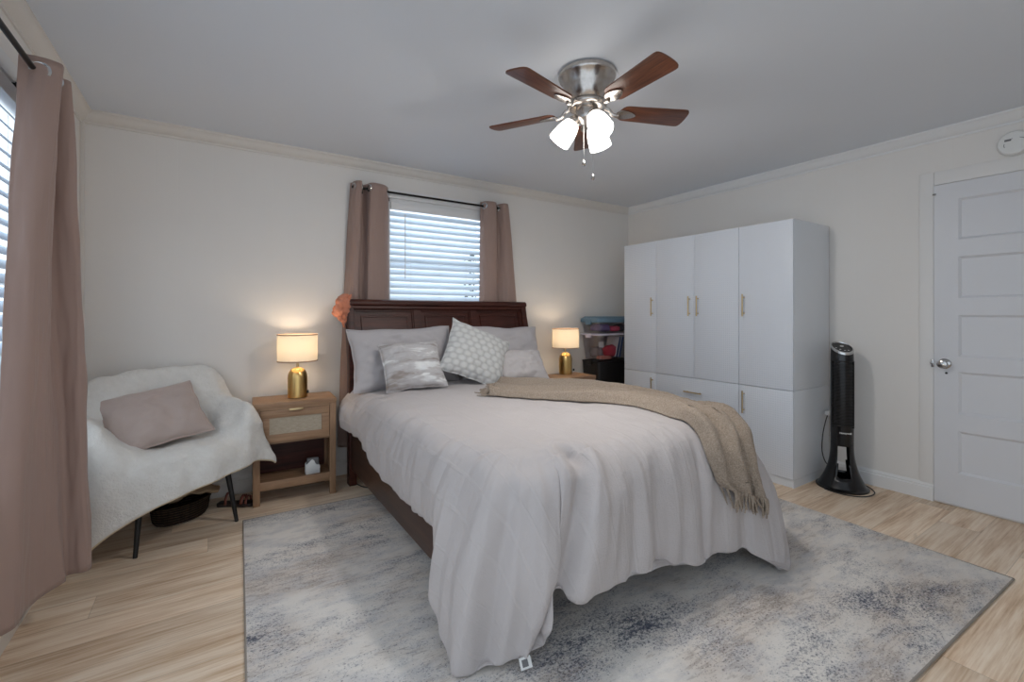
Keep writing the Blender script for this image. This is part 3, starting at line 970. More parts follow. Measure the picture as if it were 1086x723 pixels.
rows = [T2((1.44, 2.47), (1.86, 2.98)), T2((1.56, 2.30), (2.02, 2.82)), T2((1.74, 2.08), (2.22, 2.55)), T2((1.87, 1.88), (2.33, 2.22)), T2((1.94, 1.68), (2.385, 1.88)), T2((1.93, 1.47), (2.39, 1.58)),
        [Vector((1.89 + .075 * k, 1.325 + .008 * k, .675)) for k in range(7)], [Vector((1.875 + .072 * k, 1.245 + .004 * k, .585)) for k in range(7)],
        [Vector((1.90 + .062 * k, 1.215 - .006 * k, .50 - .012 * k)) for k in range(7)], [Vector((1.93 + .052 * k, 1.20 - .008 * k, .455 - .020 * k)) for k in range(7)]]
P = patch(rows, 12, 10); nj, ni = len(P), len(P[0])
R_ = []
for j in range(nj):
    row = []
    for i in range(ni):
        p = P[j][i]; h, n, _, _ = BVH.find_nearest(p)
        tt = j / (nj - 1); ww = i / (ni - 1)
        ph = 2 * PI * (2.6 * ww + .5 * nz(tt * 3, 1.2) + .25 * nz(tt * 7, ww * 2, 5))
        amp = .028 + .016 * nz(tt * 4, ww * 3, 7)
        amp *= 1 - .5 * ww
        off = .016 + amp * (1 + math.sin(ph)) + .006 * nz(tt * 20, ww * 9, 3) + .004
        if 0 < n.z and n.z < .2: n = Vector((n.x, n.y, 0)).normalized()
        e = sstep(0, .06, ww) * sstep(1, .94, ww)
        row.append(h + n * (.010 + (off - .010) * e))
    R_.append(row)
b = MB(); b.grid(R_, ni, nj)
thr = b.build('throw_blanket', M['throw'], ang=80, recalc=False)
solidify(thr, .007, 1)
rebase(thr, (2.1, 1.9, .70))
tag(thr, 'tan knitted throw with fringe laid diagonally across the comforter', 'throw blanket')
b = MB()
for row, prv in ((R_[0], R_[2]), (R_[-1], R_[-3])):
    for k in range(46):
        u = (k + .5) / 46 * (ni - 1); i = min(int(u), ni - 2)
        p = row[i].lerp(row[i + 1], u - i); q = prv[i].lerp(prv[i + 1], u - i)
        d = (p - q).normalized(); pts = [p - d * .005]
        ln = random.uniform(.06, .10); side = Vector((random.uniform(-.4, .4), random.uniform(-.4, .4), random.uniform(-.1, .1)))
        for s_ in (1, 2, 3):
            x_ = p + d * ln * s_ / 3 + side * .012 * s_
            if row is R_[-1]: x_.z = p.z - ln * s_ / 3; x_.y = p.y - .003
            else:
                h = BVH.ray_cast(Vector((x_.x, x_.y, 1.5)), Vector((0, 0, -1)))[0]
                if h: x_.z = h.z + .008
            pts.append(x_)
        b.tube(pts, .0055, 5, None, .003)
fr = b.build('fringe', M['throw'], thr); fr.location = -thr.location; fr['kind'] = 'stuff'


# pillows
def pillow(name, label, w, h, t, loc, rot, mat, cat='pillow', group=None, crease=.012, seed=0, pinch=.07, piping=None, fat=.55, flange=0):
    n = 36
    b = MB()
    def pt(u, v, s):
        x = w / 2 * u * (1 - pinch * math.cos(v * PI / 2) * abs(u) ** 2); y = h / 2 * v * (1 - pinch * math.cos(u * PI / 2) * abs(v) ** 2)
        k = max(0, 1 - abs(u) ** 3) ** fat * max(0, 1 - abs(v) ** 3) ** fat
        z = t / 2 * k
        edge = min(1 - abs(u), 1 - abs(v))
        z += crease * k ** .5 * (nz(u * 2.2 + seed, v * 2.2, s) + .5 * nz(u * 5 + seed, v * 5, s + 3) + .35 * (.5 - abs(nz(u * 6 + v * 3 + seed, v * 4 - u * 2, s + 6)) * 2.5)) * min(1, edge * 5)
        # gathers at the corners
        z += .010 * math.sin(14 * math.atan2(v, u) + seed) * math.exp(-((1 - abs(u)) ** 2 + (1 - abs(v)) ** 2) / .18) * min(1, edge * 6)
        y += .012 * nz(u * 2, seed + 4, 1) * abs(v); x += .012 * nz(v * 2, seed + 9, 1) * abs(u)
        return (x, y, z * s)
    for s in (1, -1):
        P = [[Vector(pt(-1 + 2 * i / n, -1 + 2 * j / n, s)) for i in range(n + 1)] for j in range(n + 1)]
        b.grid(P, n + 1, n + 1)
    bmesh.ops.remove_doubles(b.bm, verts=b.bm.verts[:], dist=.0008)
    o = b.build(name, mat, ang=80)
    o.location = loc; o.rotation_euler = rot
    tag(o, label, cat, group)
    ring = [pt(-1 + 2 * i / n, -1, 1) for i in range(n)] + [pt(1, -1 + 2 * i / n, 1) for i in range(n)] + [pt(1 - 2 * i / n, 1, 1) for i in range(n)] + [pt(-1, 1 - 2 * i / n, 1) for i in range(n + 1)]
    b = MB(); b.tube(ring, .0045, 6); b.build('seam_piping', piping or mat, o)
    return o


def lean(back, roll=0, yaw=0):
    """rotation of a pillow standing on its lower edge: back = lean from upright, roll in its own plane"""
    m = Matrix.Rotation(math.radians(yaw), 3, 'Z') @ Matrix.Rotation(math.radians(90 - back), 3, 'X') @ Matrix.Rotation(math.radians(roll), 3, 'Z')
    return m.to_euler()


pillow('bed_pillow', 'large pale grey sham at the left end of the headboard', .80, .46, .17, (1.19, 3.275, .915), lean(22, 1), M['sham'], group='large shams against the headboard', seed=1, crease=.030)
pillow('bed_pillow', 'large pale grey sham at the right end of the headboard, behind the smooth little pillow', .80, .46, .18, (2.035, 3.275, .915), lean(22, -2), M['sham'], group='large shams against the headboard', seed=5, crease=.030)
pillow('throw_pillow', 'square pillow with white and taupe brushstroke stripes on the bed', .43, .37, .13, (1.165, 3.05, .876), lean(34, 2, -4), M['brush'], seed=9, crease=.020)
pillow('throw_pillow', 'tilted tufted dot pillow in the middle of the bed', .50, .46, .16, (1.665, 3.04, .928), lean(30, -27, 0), M['tufted'], seed=3, crease=.008)
pillow('throw_pillow', 'small smooth off white pillow at the right side of the bed', .44, .30, .15, (2.05, 3.0, .820), lean(38, -3, 0), M['small_pillow'], seed=12, crease=.020)

# peach cloth hooked over the headboard corner
b = MB()
ctrl = [[(-.02, .02, .0), (.02, -.03, .02), (.06, -.03, .01)], [(-.045, .0, -.03), (.0, -.06, -.02), (.05, -.045, -.03)], [(-.06, .01, -.09), (-.015, -.075, -.085), (.035, -.05, -.09)],
        [(-.062, .0, -.13), (-.02, -.06, -.14), (.02, -.045, -.16)], [(-.03, -.01, -.16), (-.005, -.035, -.19), (.015, -.03, -.235)]]
P = patch(ctrl, 10, 8)
for r_ in P:
    for p in r_:
        p += Vector((.018 * nz(p.x * 34, p.z * 26, 1) + .008 * nz(p.x * 90, p.z * 60, 2), .026 * nz(p.x * 40, p.z * 34, 4) + .012 * nz(p.x * 90, p.z * 50, 7), .008 * nz(p.x * 60, 3, 2)))
b.grid(P, len(P[0]), len(P)); hc = b.build('hanging_cloth', M['peach'], ang=80, recalc=False); solidify(hc, .012, 0)
hc.location = (.790, 3.495, 1.36)
tag(hc, 'crumpled peach satin cloth hooked over the left corner of the headboard', 'cloth')


# ------------------------------------------------------------------ nightstands
def nightstand(label, loc, rz):
    r = thing('nightstand', label, 'nightstand', loc, rz, 'oak nightstands either side of the bed')
    W2, Dp, Ht = .252, .295, .658     # local: front at y=0, back at y=Dp
    b = MB(); b.box((-W2, -.006, Ht - .032), (W2, Dp, Ht), .003); b.build('top', M['oak_x'], r)
    for sx in (-1, 1):
        for y0 in (0, Dp - .04):
            xa, xb = sorted((sx * (W2 - .002), sx * (W2 - .042)))
            b = MB(); b.box((xa, y0, 0), (xb, y0 + .04, Ht - .0325), .002); b.build('leg', M['oak_z'], r)
        xa, xb = sorted((sx * (W2 - .010), sx * (W2 - .026)))
        b = MB(); b.box((xa, .04, .105), (xb, Dp - .04, Ht - .033)); b.build('side_panel', M['oak_z'], r)
    b = MB(); b.box((-W2 + .042, Dp - .02, .105), (W2 - .042, Dp - .008, Ht - .033)); b.build('back_panel', M['espresso'], r)
    b = MB(); b.box((-W2 + .027, .004, .105), (W2 - .027, Dp - .021, .128)); b.box((-W2 + .0425, .002, .095), (W2 - .0425, .018, .150), .002); b.build('shelf', M['oak_x'], r)
    b = MB(); b.box((-W2 + .043, .0, Ht - .048), (W2 - .043, .018, Ht - .033)); b.box((-W2 + .027, .018, .385), (W2 - .027, Dp - .021, .395)); b.build('drawer_rail', M['oak_x'], r)
    # drawer: framed front round a cane panel
    a, z0, z1 = W2 - .045, .400, Ht - .050
    b = MB()
    f = .05
    b.box((-a, -.003, z0), (a, .016, z0 + f), .002); b.box((-a, -.003, z1 - f), (a, .016, z1), .002)
    b.box((-a, -.003, z0 + f), (-a + f, .016, z1 - f), .002); b.box((a - f, -.003, z0 + f), (a, .016, z1 - f), .002)
    b.box((-a + .012, .016, z0 + .01), (a - .012, Dp - .03, z1 - .03))
    d = b.build('drawer', M['oak_x'], r)
    b = MB(); b.box((-a + f - .002, .004, z0 + f - .002), (a - f + .002, .010, z1 - f + .002)); b.build('cane_panel', M['cane'], d)
    b = MB(); b.box((-.042, -.017, z1 - .002), (.042, .006, z1 + .006), .002); b.box((-.042, -.019, z1 - .008), (.042, -.014, z1 + .006), .002); b.build('drawer_pull', M['handle_brass'], d)
    return r


n1 = nightstand('oak nightstand with cane drawer between the blanket covered chair and the bed', (.458, 3.318, 0), math.radians(-3))
n2 = copy_tree(n1); n2.location = (2.755, 3.165, 0); n2.rotation_euler = (0, 0, 0)
n2['label'] = 'oak nightstand mostly hidden behind the right side of the bed'


def table_lamp(label, loc):
    r = thing('table_lamp', label, 'lamp', loc, 0, 'brass dome lamps on the nightstands')
    b = MB(); b.lathe([(.060, 0), (.063, .003), (.063, .135), (.061, .155), (.054, .176), (.042, .193), (.026, .203), (.010, .206), (0, .206)], 40); b.build('base', M['brass'], r)
    b = MB(); b.lathe([(.008, .204), (.008, .235), (.014, .236), (.014, .262), (0, .262)], 20); b.build('socket', M['handle_brass'], r)
    b = MB(); b.box((.050, -.058, .03), (.064, -.048, .05), .002); b.build('switch', M['black_matte'], r)
    z0, z1, R0 = .252, .432, .128
    b = MB(); P = [[Vector((R0 * math.cos(2 * PI * i / 48), R0 * math.sin(2 * PI * i / 48), z)) for i in range(48)] for z in (z0, (z0 + z1) / 2, z1)]
    b.grid(P, 48, 3, True); s_ = b.build('lamp_shade', M['shade'], r)
    b = MB()
    for z in (z0, z1):
        b = MB(); b.lathe([(R0 - .001, z - .004), (R0 + .0015, z - .004), (R0 + .0015, z + .004), (R0 - .001, z + .004), (R0 - .001, z - .004)], 48, None, False)
        b.build('shade_trim', M['shade_trim'], s_)
    b = MB()
    for k in range(3):
        a = 2 * PI * k / 3; b.tube([(.013 * math.cos(a), .013 * math.sin(a), .255), (.127 * math.cos(a), .127 * math.sin(a), .262)], .0015, 5)
    b.build('shade_spider', M['handle_brass'], s_)
    b = MB(); b.lathe([(.012, .262), (.014, .272), (.026, .295), (.029, .312), (.026, .330), (.014, .342), (0, .346)], 20)
    t = M.get('bulb')
    if t is None:
        q = NT('lit_bulb'); q.base(srgb(255, 240, 220)); q.b.inputs['Emission Color'].default_value = (1, .78, .50, 1); q.b.inputs['Emission Strength'].default_value = 6; M['bulb'] = t = q.m
    b.build('bulb', t, r)
    l = bpy.data.lights.new('bulb_light', 'POINT'); l.energy = LAMP_W; l.color = (1, .80, .58); l.shadow_soft_size = .035
    o = bpy.data.objects.new('bulb_light', l); C.objects.link(o); o.parent = r; o.location = (0, 0, .36)
    return r


l1 = table_lamp('lit brass dome lamp on the nightstand left of the bed', (.488, 3.468, .6585))
l2 = copy_tree(l1); l2.location = (2.835, 3.40, .6585); l2['label'] = 'lit brass dome lamp on the nightstand right of the bed'

# white arched holder with a grey gadget on the shelf
r = thing('napkin_holder', 'small white holder with a wavy top on the nightstand shelf', 'holder', (.575, 3.40, .1285), math.radians(-3))
b = MB()
prof = [(-.045, 0), (.045, 0), (.045, .055), (.038, .058), (.025, .060), (.016, .072), (.010, .088), (.0, .098), (-.012, .096), (-.022, .084), (-.036, .072), (-.045, .062)]
b.prism(prof, 0, .006, 1, .001); b.prism(prof, .05, .056, 1, .001); b.box((-.045, .006, 0), (.045, .05, .006)); b.build('holder_body', M['white_plastic'], r)
b = MB(); b.box((-.036, .010, .0065), (.040, .046, .105), .008); tag(b.build('insert', M['grey_slot'], r), 'dark grey stack inside the white holder')

# ------------------------------------------------------------------ accent chair in the corner
CH = Vector((-.215, 3.315, 0)); CR = math.radians(24)
ch = thing('accent_chair', 'beige armchair with black tapered legs in the left corner under the white blanket', 'chair', CH, CR)
b = MB(); b.box((-.27, -.25, .37), (.27, .16, .455), .035, None, 3); b.build('seat', M['boucle'], ch)
b = MB()
inner = [(-.20, .115), (-.17, .135), (-.12, .15), (0, .16), (.12, .15), (.17, .135), (.20, .115)]
S = spline([(x, y, 0) for x, y in inner], 6)
P = []
for z, o_ in ((.36, 0), (.55, .0), (.66, .008), (.72, .012), (.755, .012)): P.append([Vector((p.x, p.y + o_, z)) for p in S])
b.grid(P, len(S), len(P)); bk = b.build('backrest', M['boucle'], ch, recalc=False); m_ = bk.modifiers.new('pad', 'SOLIDIFY'); m_.thickness = .05; m_.offset = 0
for s_ in (-1, 1):
    b = MB(); xa, xb = sorted((s_ * .285, s_ * .345)); b.box((xa, -.18, .37), (xb, .06, .595), .03, None, 3); b.build('armrest', M['boucle'], ch)
    b = MB(); b.tube([(s_ * .200, -.215, .385), (s_ * .245, -.262, .0)], .018, 14, None, .010); b.build('leg', M['black_wood'], ch)
    b = MB(); b.tube([(s_ * .200, .09, .385), (s_ * .23, .155, .0)], .018, 14, None, .010); b.build('leg', M['black_wood'], ch)

ctrl = [
    [(-.40, .15, .45), (-.375, .17, .62), (-.32, .20, .72), (-.25, .235, .72), (-.13, .255, .72), (0, .26, .72), (.13, .25, .72), (.25, .215, .72), (.32, .185, .70), (.365, .15, .6), (.39, .13, .45)],
    [(-.43, .09, .50), (-.405, .11, .66), (-.36, .14, .80), (-.27, .185, .875), (-.13, .215, .888), (0, .22, .886), (.13, .215, .892), (.25, .185, .888), (.335, .14, .82), (.375, .10, .68), (.40, .08, .5)],
    [(-.445, .03, .50), (-.425, .045, .63), (-.37, .05, .70), (-.275, .060, .745), (-.13, .10, .73), (0, .11, .72), (.13, .10, .73), (.27, .060, .755), (.345, .05, .71), (.395, .03, .62), (.425, .01, .4)],
    [(-.445, -.03, .52), (-.43, -.03, .60), (-.375, -.03, .69), (-.270, .01, .62), (-.16, .05, .515), (0, .055, .505), (.16, .05, .515), (.265, .01, .62), (.345, -.03, .685), (.40, -.05, .56), (.415, -.06, .36)],
    [(-.445, -.09, .46), (-.435, -.10, .56), (-.38, -.11, .69), (-.265, -.10, .57), (-.16, -.09, .497), (0, -.09, .492), (.16, -.09, .497), (.262, -.10, .57), (.35, -.11, .68), (.388, -.13, .53), (.390, -.15, .35)],
    [(-.45, -.15, .36), (-.44, -.17, .50), (-.385, -.205, .655), (-.27, -.24, .535), (-.15, -.285, .485), (0, -.295, .482), (.15, -.285, .485), (.268, -.24, .53), (.36, -.21, .645), (.432, -.212, .48), (.468, -.228, .32)],
    [(-.455, -.20, .22), (-.44, -.235, .34), (-.385, -.285, .46), (-.28, -.335, .43), (-.15, -.355, .405), (0, -.36, .405), (.15, -.355, .41), (.275, -.315, .425), (.36, -.265, .475), (.44, -.235, .41), (.485, -.23, .30)],
    [(-.455, -.25, .065), (-.43, -.275, .105), (-.375, -.315, .17), (-.28, -.36, .23), (-.15, -.38, .275), (0, -.38, .305), (.15, -.37, .325), (.275, -.335, .335), (.36, -.285, .335), (.445, -.25, .305), (.49, -.235, .275)],
]
P = patch(ctrl, 8, 10); nj, ni = len(P), len(P[0])
Q = []
for j in range(nj):
    row = []
    for i in range(ni):
        p = P[j][i]; n = grid_normal(P, j, i)
        v = j / (nj - 1)
        f = .015 * nz(p.x * 8, p.y * 8, p.z * 8) + .007 * nz(p.x * 18, p.y * 18, p.z * 18) + .026 * sstep(.62, 1, v) * nz(p.x * 10, .4, 8.8)
        row.append(p + n * f + Vector((0, 0, .004)))
    Q.append(row)
b = MB(); b.grid(Q, ni, nj)
bmesh.ops.recalc_face_normals(b.bm, faces=b.bm.faces[:])
b.bm.faces.ensure_lookup_table()
if sum(f.normal.z for f in b.bm.faces) < 0: bmesh.ops.reverse_faces(b.bm, faces=b.bm.faces[:])
bl = b.build('sherpa_blanket', [M['sherpa'], M['sherpa_back']], ang=80, recalc=False)
solidify(bl, .012, 0, 1); bl.location = CH; bl.rotation_euler = (0, 0, CR)
tag(bl, 'fluffy white sherpa blanket draped over the corner chair', 'blanket')
b = MB(); b.tube([p + Vector((0, 0, -.001)) for p in Q[-1]], .006, 6); b.tube([r_[-1] for r_ in Q], .006, 6); b.tube([r_[0] for r_ in Q], .006, 6)
b.build('hem_binding', fabric('cream_hem', srgb(206, 190, 160), 200, .2), bl)

pillow('throw_pillow', 'mauve velvet pillow on the white blanket covered chair', .47, .37, .14, (-.275, 3.26, .655), lean(42, 10, 16), M['mauve'], seed=21, crease=.016, piping=fabric('mauve_fringe', srgb(190, 172, 164), 300, .3))

# things under the chair
r = thing('wicker_basket', 'dark wicker basket on the floor under the corner chair', 'basket', (-.165, 3.43, 0), math.radians(40))
b = MB()
out = [(.14, 0), (.155, .02), (.165, .085), (.168, .10)]
sx = Matrix.Diagonal((1.0, .72, 1, 1))
b.lathe(out + [(.158, .10), (.150, .02), (0, .016)], 40, sx, False); b.build('basket_body', M['basket'], r)
b = MB(); b.lathe([(.164, .095), (.174, .098), (.176, .107), (.166, .113), (.156, .105), (.164, .095)], 40, sx, False); b.build('rim', M['basket'], r)
b = MB()
P = patch([[(-.13, -.05, .02), (-.06, -.06, .045), (.03, -.06, .05), (.13, -.05, .02)], [(-.14, 0, .03), (-.05, 0, .075), (.05, 0, .07), (.15, 0, .03)], [(-.13, .05, .02), (-.06, .06, .05), (.05, .06, .045), (.13, .05, .02)]], 8, 8)
for r_ in P:
    for p in r_: p.z += .018 * nz(p.x * 18, p.y * 18, 4)
b.grid(P, len(P[0]), len(P)); fc = b.build('folded_cloth', M['kraft'], ang=80, recalc=False); solidify(fc, .02, -1)
fc.location = (-.11, 3.45, .098); fc.rotation_euler = (0, 0, math.radians(14)); tag(fc, 'crumpled beige cloth lying in the dark basket under the chair', 'cloth')
r = thing('sandal', 'dark sandal with red brown straps on the floor by the nightstand', 'sandal', (.125, 3.44, 0), math.radians(-30))
b = MB()
sole = [(-.115, -.02), (-.105, -.032), (-.05, -.030), (.0, -.032), (.06, -.042), (.10, -.035), (.118, -.01), (.118, .012), (.10, .035), (.06, .040), (0, .030), (-.05, .028), (-.105, .030), (-.115, .018)]
b.prism(sole, 0, .022, 2, .004); b.build('sole', M['sandal_sole'], r)
for x0, x1, hgt in ((.035, .055, .05), (.065, .08, .045), (-.06, -.045, .065)):
    b = MB(); P = [[Vector((xx, .036 * math.cos(PI * k / 10), .018 + hgt * math.sin(PI * k / 10))) for xx in (x0, x1)] for k in range(11)]
    b.grid(P, 2, 11); s_ = b.build('strap', M['sandal_strap'], r, recalc=False); solidify(s_, .004, 0)

# ------------------------------------------------------------------ wardrobe
WX0, WX1, WY0, WY1, WH = 3.42, 3.972, 1.613, 3.195, 1.908
wd = thing('wardrobe', 'tall white wardrobe with dotted doors along the right wall', 'wardrobe', (WX0, WY0, 0))
def wl(x, y, z): return (x - WX0, y - WY0, z)
b = MB()
T_ = .018; XF = WX0 + .019
for z0_, z1_ in ((.060, .6865), (.6885, WH)):
    for y in (WY0, WY1 - T_): b.box(wl(XF, y, z0_), wl(WX1, y + T_, z1_), .0012)
for y in (2.011 - .009, 2.804 - .009): b.box(wl(XF + .002, y, .08), wl(WX1 - .01, y + T_, WH - .02))
for z in (WH - T_ - .0005, .690, .667, .0605): b.box(wl(XF + .0005, WY0 + T_ + .0002, z), wl(WX1 - .0005, WY1 - T_ - .0002, z + T_))
b.box(wl(WX1 - .008, WY0 + .02, .08), wl(WX1 - .001, WY1 - .02, WH - .02))
b.build('carcass', M['ward'], wd)
b = MB(); b.box(wl(WX0 + .012, WY0 + .001, 0), wl(WX1, WY1 - .001, .058)); b.build('plinth', M['ward'], wd)
G = .0018
def front(name, y0, y1, z0, z1):
    b = MB(); b.box(wl(WX0, y0 + G, z0 + G), wl(WX0 + .018, y1 - G, z1 - G), .0015); return b.build(name, M['ward_front'], wd)
def pull(par, y, z, ln, vert=True):
    b = MB()
    if vert:
        b.tube([wl(WX0 - .028, y, z - ln / 2), wl(WX0 - .028, y, z + ln / 2)], .0055, 12)
        for dz in (-ln * .36, ln * .36): b.tube([wl(WX0 + .001, y, z + dz), wl(WX0 - .028, y, z + dz)], .0045, 10)
    else:
        b.tube([wl(WX0 - .028, y - ln / 2, z), wl(WX0 - .028, y + ln / 2, z)], .0055, 12)
        for dy in (-ln * .36, ln * .36): b.tube([wl(WX0 + .001, y + dy, z), wl(WX0 - .028, y + dy, z)], .0045, 10)
    b.build('handle', M['handle_brass'], par)
ys = [WY0, 2.011, 2.407, 2.804, WY1]
zS = .688
for i, hy_ in ((0, 1.968), (1, 2.366), (2, 2.446), (3, 2.842)):
    pull(front('door', ys[i], ys[i + 1], zS, WH), hy_, 1.300, .170)
pull(front('door', ys[0], ys[1], .06, zS), 1.968, .560, .170)
pull(front('door', ys[3], ys[4], .06, zS), 2.842, .560, .170)
pull(front('drawer', ys[1], ys[3], .436, zS), 2.407, .567, .170, False)
pull(front('drawer', ys[1], ys[3], .06, .436), 2.407, .25, .170, False)


# ------------------------------------------------------------------ storage bins between nightstand and wardrobe
def tub(name, label, loc, w, d, h, taper, body, lid, lid_h, over=.012, wall=.003, cat='storage bin'):
    r = thing(name, label, cat, loc)
    b = MB()
    def ring(k, z, dx=0):
        a, c = w / 2 * k - dx, d / 2 * k - dx; rr = .03
        pts = []
        for sx_, sy_, a0 in ((1, 1, 0), (-1, 1, 90), (-1, -1, 180), (1, -1, 270)):
            for q in range(5):
                an = math.radians(a0 + 22.5 * q); pts.append(Vector((sx_ * (a - rr) + rr * math.cos(an), sy_ * (c - rr) + rr * math.sin(an), z)))
        return pts
    rows = [ring(.85 * taper, .0), ring(taper, .006), ring(1, h - .02), ring(1, h), ring(1, h, wall), ring(taper, .01, wall), ring(.85 * taper, .008, wall)]
    b.grid(rows, 20, len(rows), True)
    b.bm.verts.ensure_lookup_table()
    b.bm.faces.new(b.bm.verts[0:20]); b.bm.faces.new(b.bm.verts[120:140])
    b.build('tub', body, r)
    if lid:
        b = MB(); rows = [ring(1, h - .006, -over), ring(1, h + .004, -over - .004), ring(1, h + lid_h * .6, -over), ring(1, h + lid_h, .02), ring(1, h + lid_h * .9, .05)]
        b.grid(rows, 20, 5, True); b.bm.verts.ensure_lookup_table(); b.bm.faces.new(b.bm.verts[0:20]); b.bm.faces.new(b.bm.verts[80:100])
        b.build('lid', lid, r)
        for sx_ in (-1, 1):
            b = MB(); b.box((sx_ * (w / 2 + .012) - .008, -.04, h - .03), (sx_ * (w / 2 + .012) + .008, .04, h + .01), .003); b.build('latch', lid, r)
    return r


BXc, BYc = 3.495, 3.50
tub('storage_tub', 'black plastic tub at the bottom of the bin stack by the wardrobe', (BXc, BYc, 0), .50, .25, .745, .93, M['tub_black'], M['tub_black'], .012, .004, cat='storage bin')
tub('storage_bin', 'clear bin with white lid and red and blue contents, middle of the stack', (BXc, BYc, .7575), .52, .25, .262, .88, M['clear_plastic'], M['lid_white'], .014, .010)
tub('storage_bin', 'clear bin with a slate blue lid and pink and purple contents, topmost of the stack', (BXc, BYc, 1.0345), .52, .25, .118, .94, M['clear_plastic'], M['lid_blue'], .055, .010)


def soft(name, label, cat, loc, size, rgb, seed):
    t = bmesh.new(); bmesh.ops.create_icosphere(t, subdivisions=3, radius=1)
    for v in t.verts:
        n = v.co.copy(); k = 1 + .22 * nz(n.x * 2 + seed, n.y * 2, n.z * 2) + .1 * nz(n.x * 6, n.y * 6 + seed, n.z * 6)
        c = Vector([math.copysign(abs(a) ** .7, a) for a in n]) * k
        v.co = Vector((c.x * size[0], c.y * size[1], c.z * size[2]))
    b = MB(); b.merge(t); o = b.build(name, fabric('cloth_' + str(seed), srgb(*rgb), 150, .4, .12), ang=80); o.location = loc
    return tag(o, label, cat)


soft('folded_clothing', 'purple folded clothing on the left inside the blue lidded bin', 'clothing', (BXc - .13, BYc - .03, 1.090), (.095, .075, .040), (104, 82, 132), 2)
soft('folded_clothing', 'bright pink folded clothing inside the blue lidded bin', 'clothing', (BXc + .03, BYc - .065, 1.080), (.070, .035, .028), (222, 78, 112), 5)
soft('folded_clothing', 'dark folded clothing on the right inside the blue lidded bin', 'clothing', (BXc + .16, BYc - .02, 1.09), (.060, .07, .038), (46, 38, 60), 8)
soft('fabric_bundle', 'crumpled red bundle inside the middle clear bin', 'fabric', (BXc - .01, BYc - .035, .845), (.075, .055, .06), (196, 62, 78), 11)
soft('fabric_bundle', 'grey bundle on the left inside the middle clear bin', 'fabric', (BXc - .13, BYc + .03, .835), (.075, .05, .055), (140, 128, 130), 14)


def book(label, loc, size, rot, rgb, nm='book'):
    b = MB(); b.box(tuple(-s / 2 for s in size), tuple(s / 2 for s in size), .002); o = b.build(nm, solid('cover_' + str(rgb[0]) + str(rgb[2]), rgb)); o.location = loc; o.rotation_euler = rot
    b = MB(); b.box((-size[0] / 2 - .0006, -size[1] / 2 + .004, -size[2] / 2 + .004), (size[0] / 2 - .003, size[1] / 2 + .001, size[2] / 2 + .001)); b.build('pages', M['white_plastic'], o)
    return tag(o, label, nm)


for k, (dx, rgb, lb) in enumerate((( .055, (62, 96, 140), 'slate blue thin book leaning inside the middle clear bin'), (.095, (44, 84, 150), 'bright blue thin book leaning at the right inside the middle clear bin'))):
    book(lb, (BXc + dx, BYc - .02, .888), (.020, .17, .215), (0, math.radians(14), 0), rgb)
b = MB(); b.box((-.036, -.001, -.028), (.036, .001, .028), .0005); o = b.build('paper_card', M['white_plastic']); o.location = (BXc - .10, BYc - .085, .945); o.rotation_euler = (math.radians(-12), 0, 0)
o.location = (BXc - .125, BYc - .035, .915)
tag(o, 'small white card standing inside the middle clear bin', 'card')
b = MB(); b.box((-.06, -.05, 0), (.06, .05, .030), .004); o = b.build('toy_box', solid('salmon_card', (206, 132, 118))); o.location = (BXc - .10, BYc - .045, .7685); tag(o, 'salmon pink box on the floor of the middle clear bin', 'box')

# ------------------------------------------------------------------ tower fan, cord, outlet
TF = Vector((3.762, 1.445, 0))
face = math.atan2(-TF.y, -TF.x) + math.radians(8)
tf = thing('tower_fan', 'glossy black tower fan with flared open base beside the wardrobe', 'fan', TF, face + PI / 2)   # local -Y faces the room
b = MB()
def fl(z): return .069 + .086 * max(0, 1 - z / .30) ** 2.2
n = 48; zs_ = [0.0, .012, .03, .06, .09, .12, .15, .18, .21, .24, .27, .30, .33]
for sgn in (1,):
    rows = []
    for z in zs_:
        row = []
        for i in range(n):
            a = 2 * PI * i / n; row.append(Vector((fl(z) * math.cos(a), fl(z) * .92 * math.sin(a), z)))
        rows.append(row)
    vs_ = [[b.bm.verts.new(p) for p in r_] for r_ in rows]
    def hole(i, j):
        zc = (zs_[j] + zs_[j + 1]) / 2; a = 2 * PI * (i + .5) / n; x_ = fl(zc) * math.cos(a)
        return .10 < zc < .30 and abs(x_) < .036
    for j in range(len(zs_) - 1):
        for i in range(n):
            if not hole(i, j): b.bm.faces.new((vs_[j][i], vs_[j][(i + 1) % n], vs_[j + 1][(i + 1) % n], vs_[j + 1][i]))
o = b.build('flared_base', M['black_gloss'], tf, ang=60, recalc=True); solidify(o, .006, -1)
b = MB(); b.lathe([(.158, 0), (.158, .010), (.120, .022), (.085, .030), (0, .034)], 48); b.build('foot_plate', M['black_gloss'], tf)
# body with an angled top
b = MB()
def body_ring(z, rr, tilt=0): return [Vector((rr * math.cos(2 * PI * i / n), rr * .95 * math.sin(2 * PI * i / n), z + tilt * rr * .95 * math.sin(2 * PI * i / n) - tilt * .35 * rr * math.cos(2 * PI * i / n))) for i in range(n)]
rows = [body_ring(.31, .067), body_ring(.33, .069), body_ring(.60, .070), body_ring(.90, .069), body_ring(.985, .067, .55), body_ring(.995, .064, .55)]
b.grid(rows, n, len(rows), True); b.bm.verts.ensure_lookup_table(); b.bm.faces.new(b.bm.verts[:n])
b.build('body', M['black_gloss'], tf, ang=40)
b = MB()
rows = [body_ring(.983, .068, .55), body_ring(.997, .068, .55), body_ring(.999, .061, .55), body_ring(.990, .061, .55)]
b.grid(rows, n, 4, True); b.build('top_ring', M['steel'], tf)
b = MB(); rows = [body_ring(.992, .0612, .55), body_ring(.994, .02, .55)]; b.grid(rows, n, 2, True); b.bm.verts.ensure_lookup_table(); b.bm.faces.new(b.bm.verts[n:2 * n])
cp = b.build('control_panel', M['black_gloss'], tf)
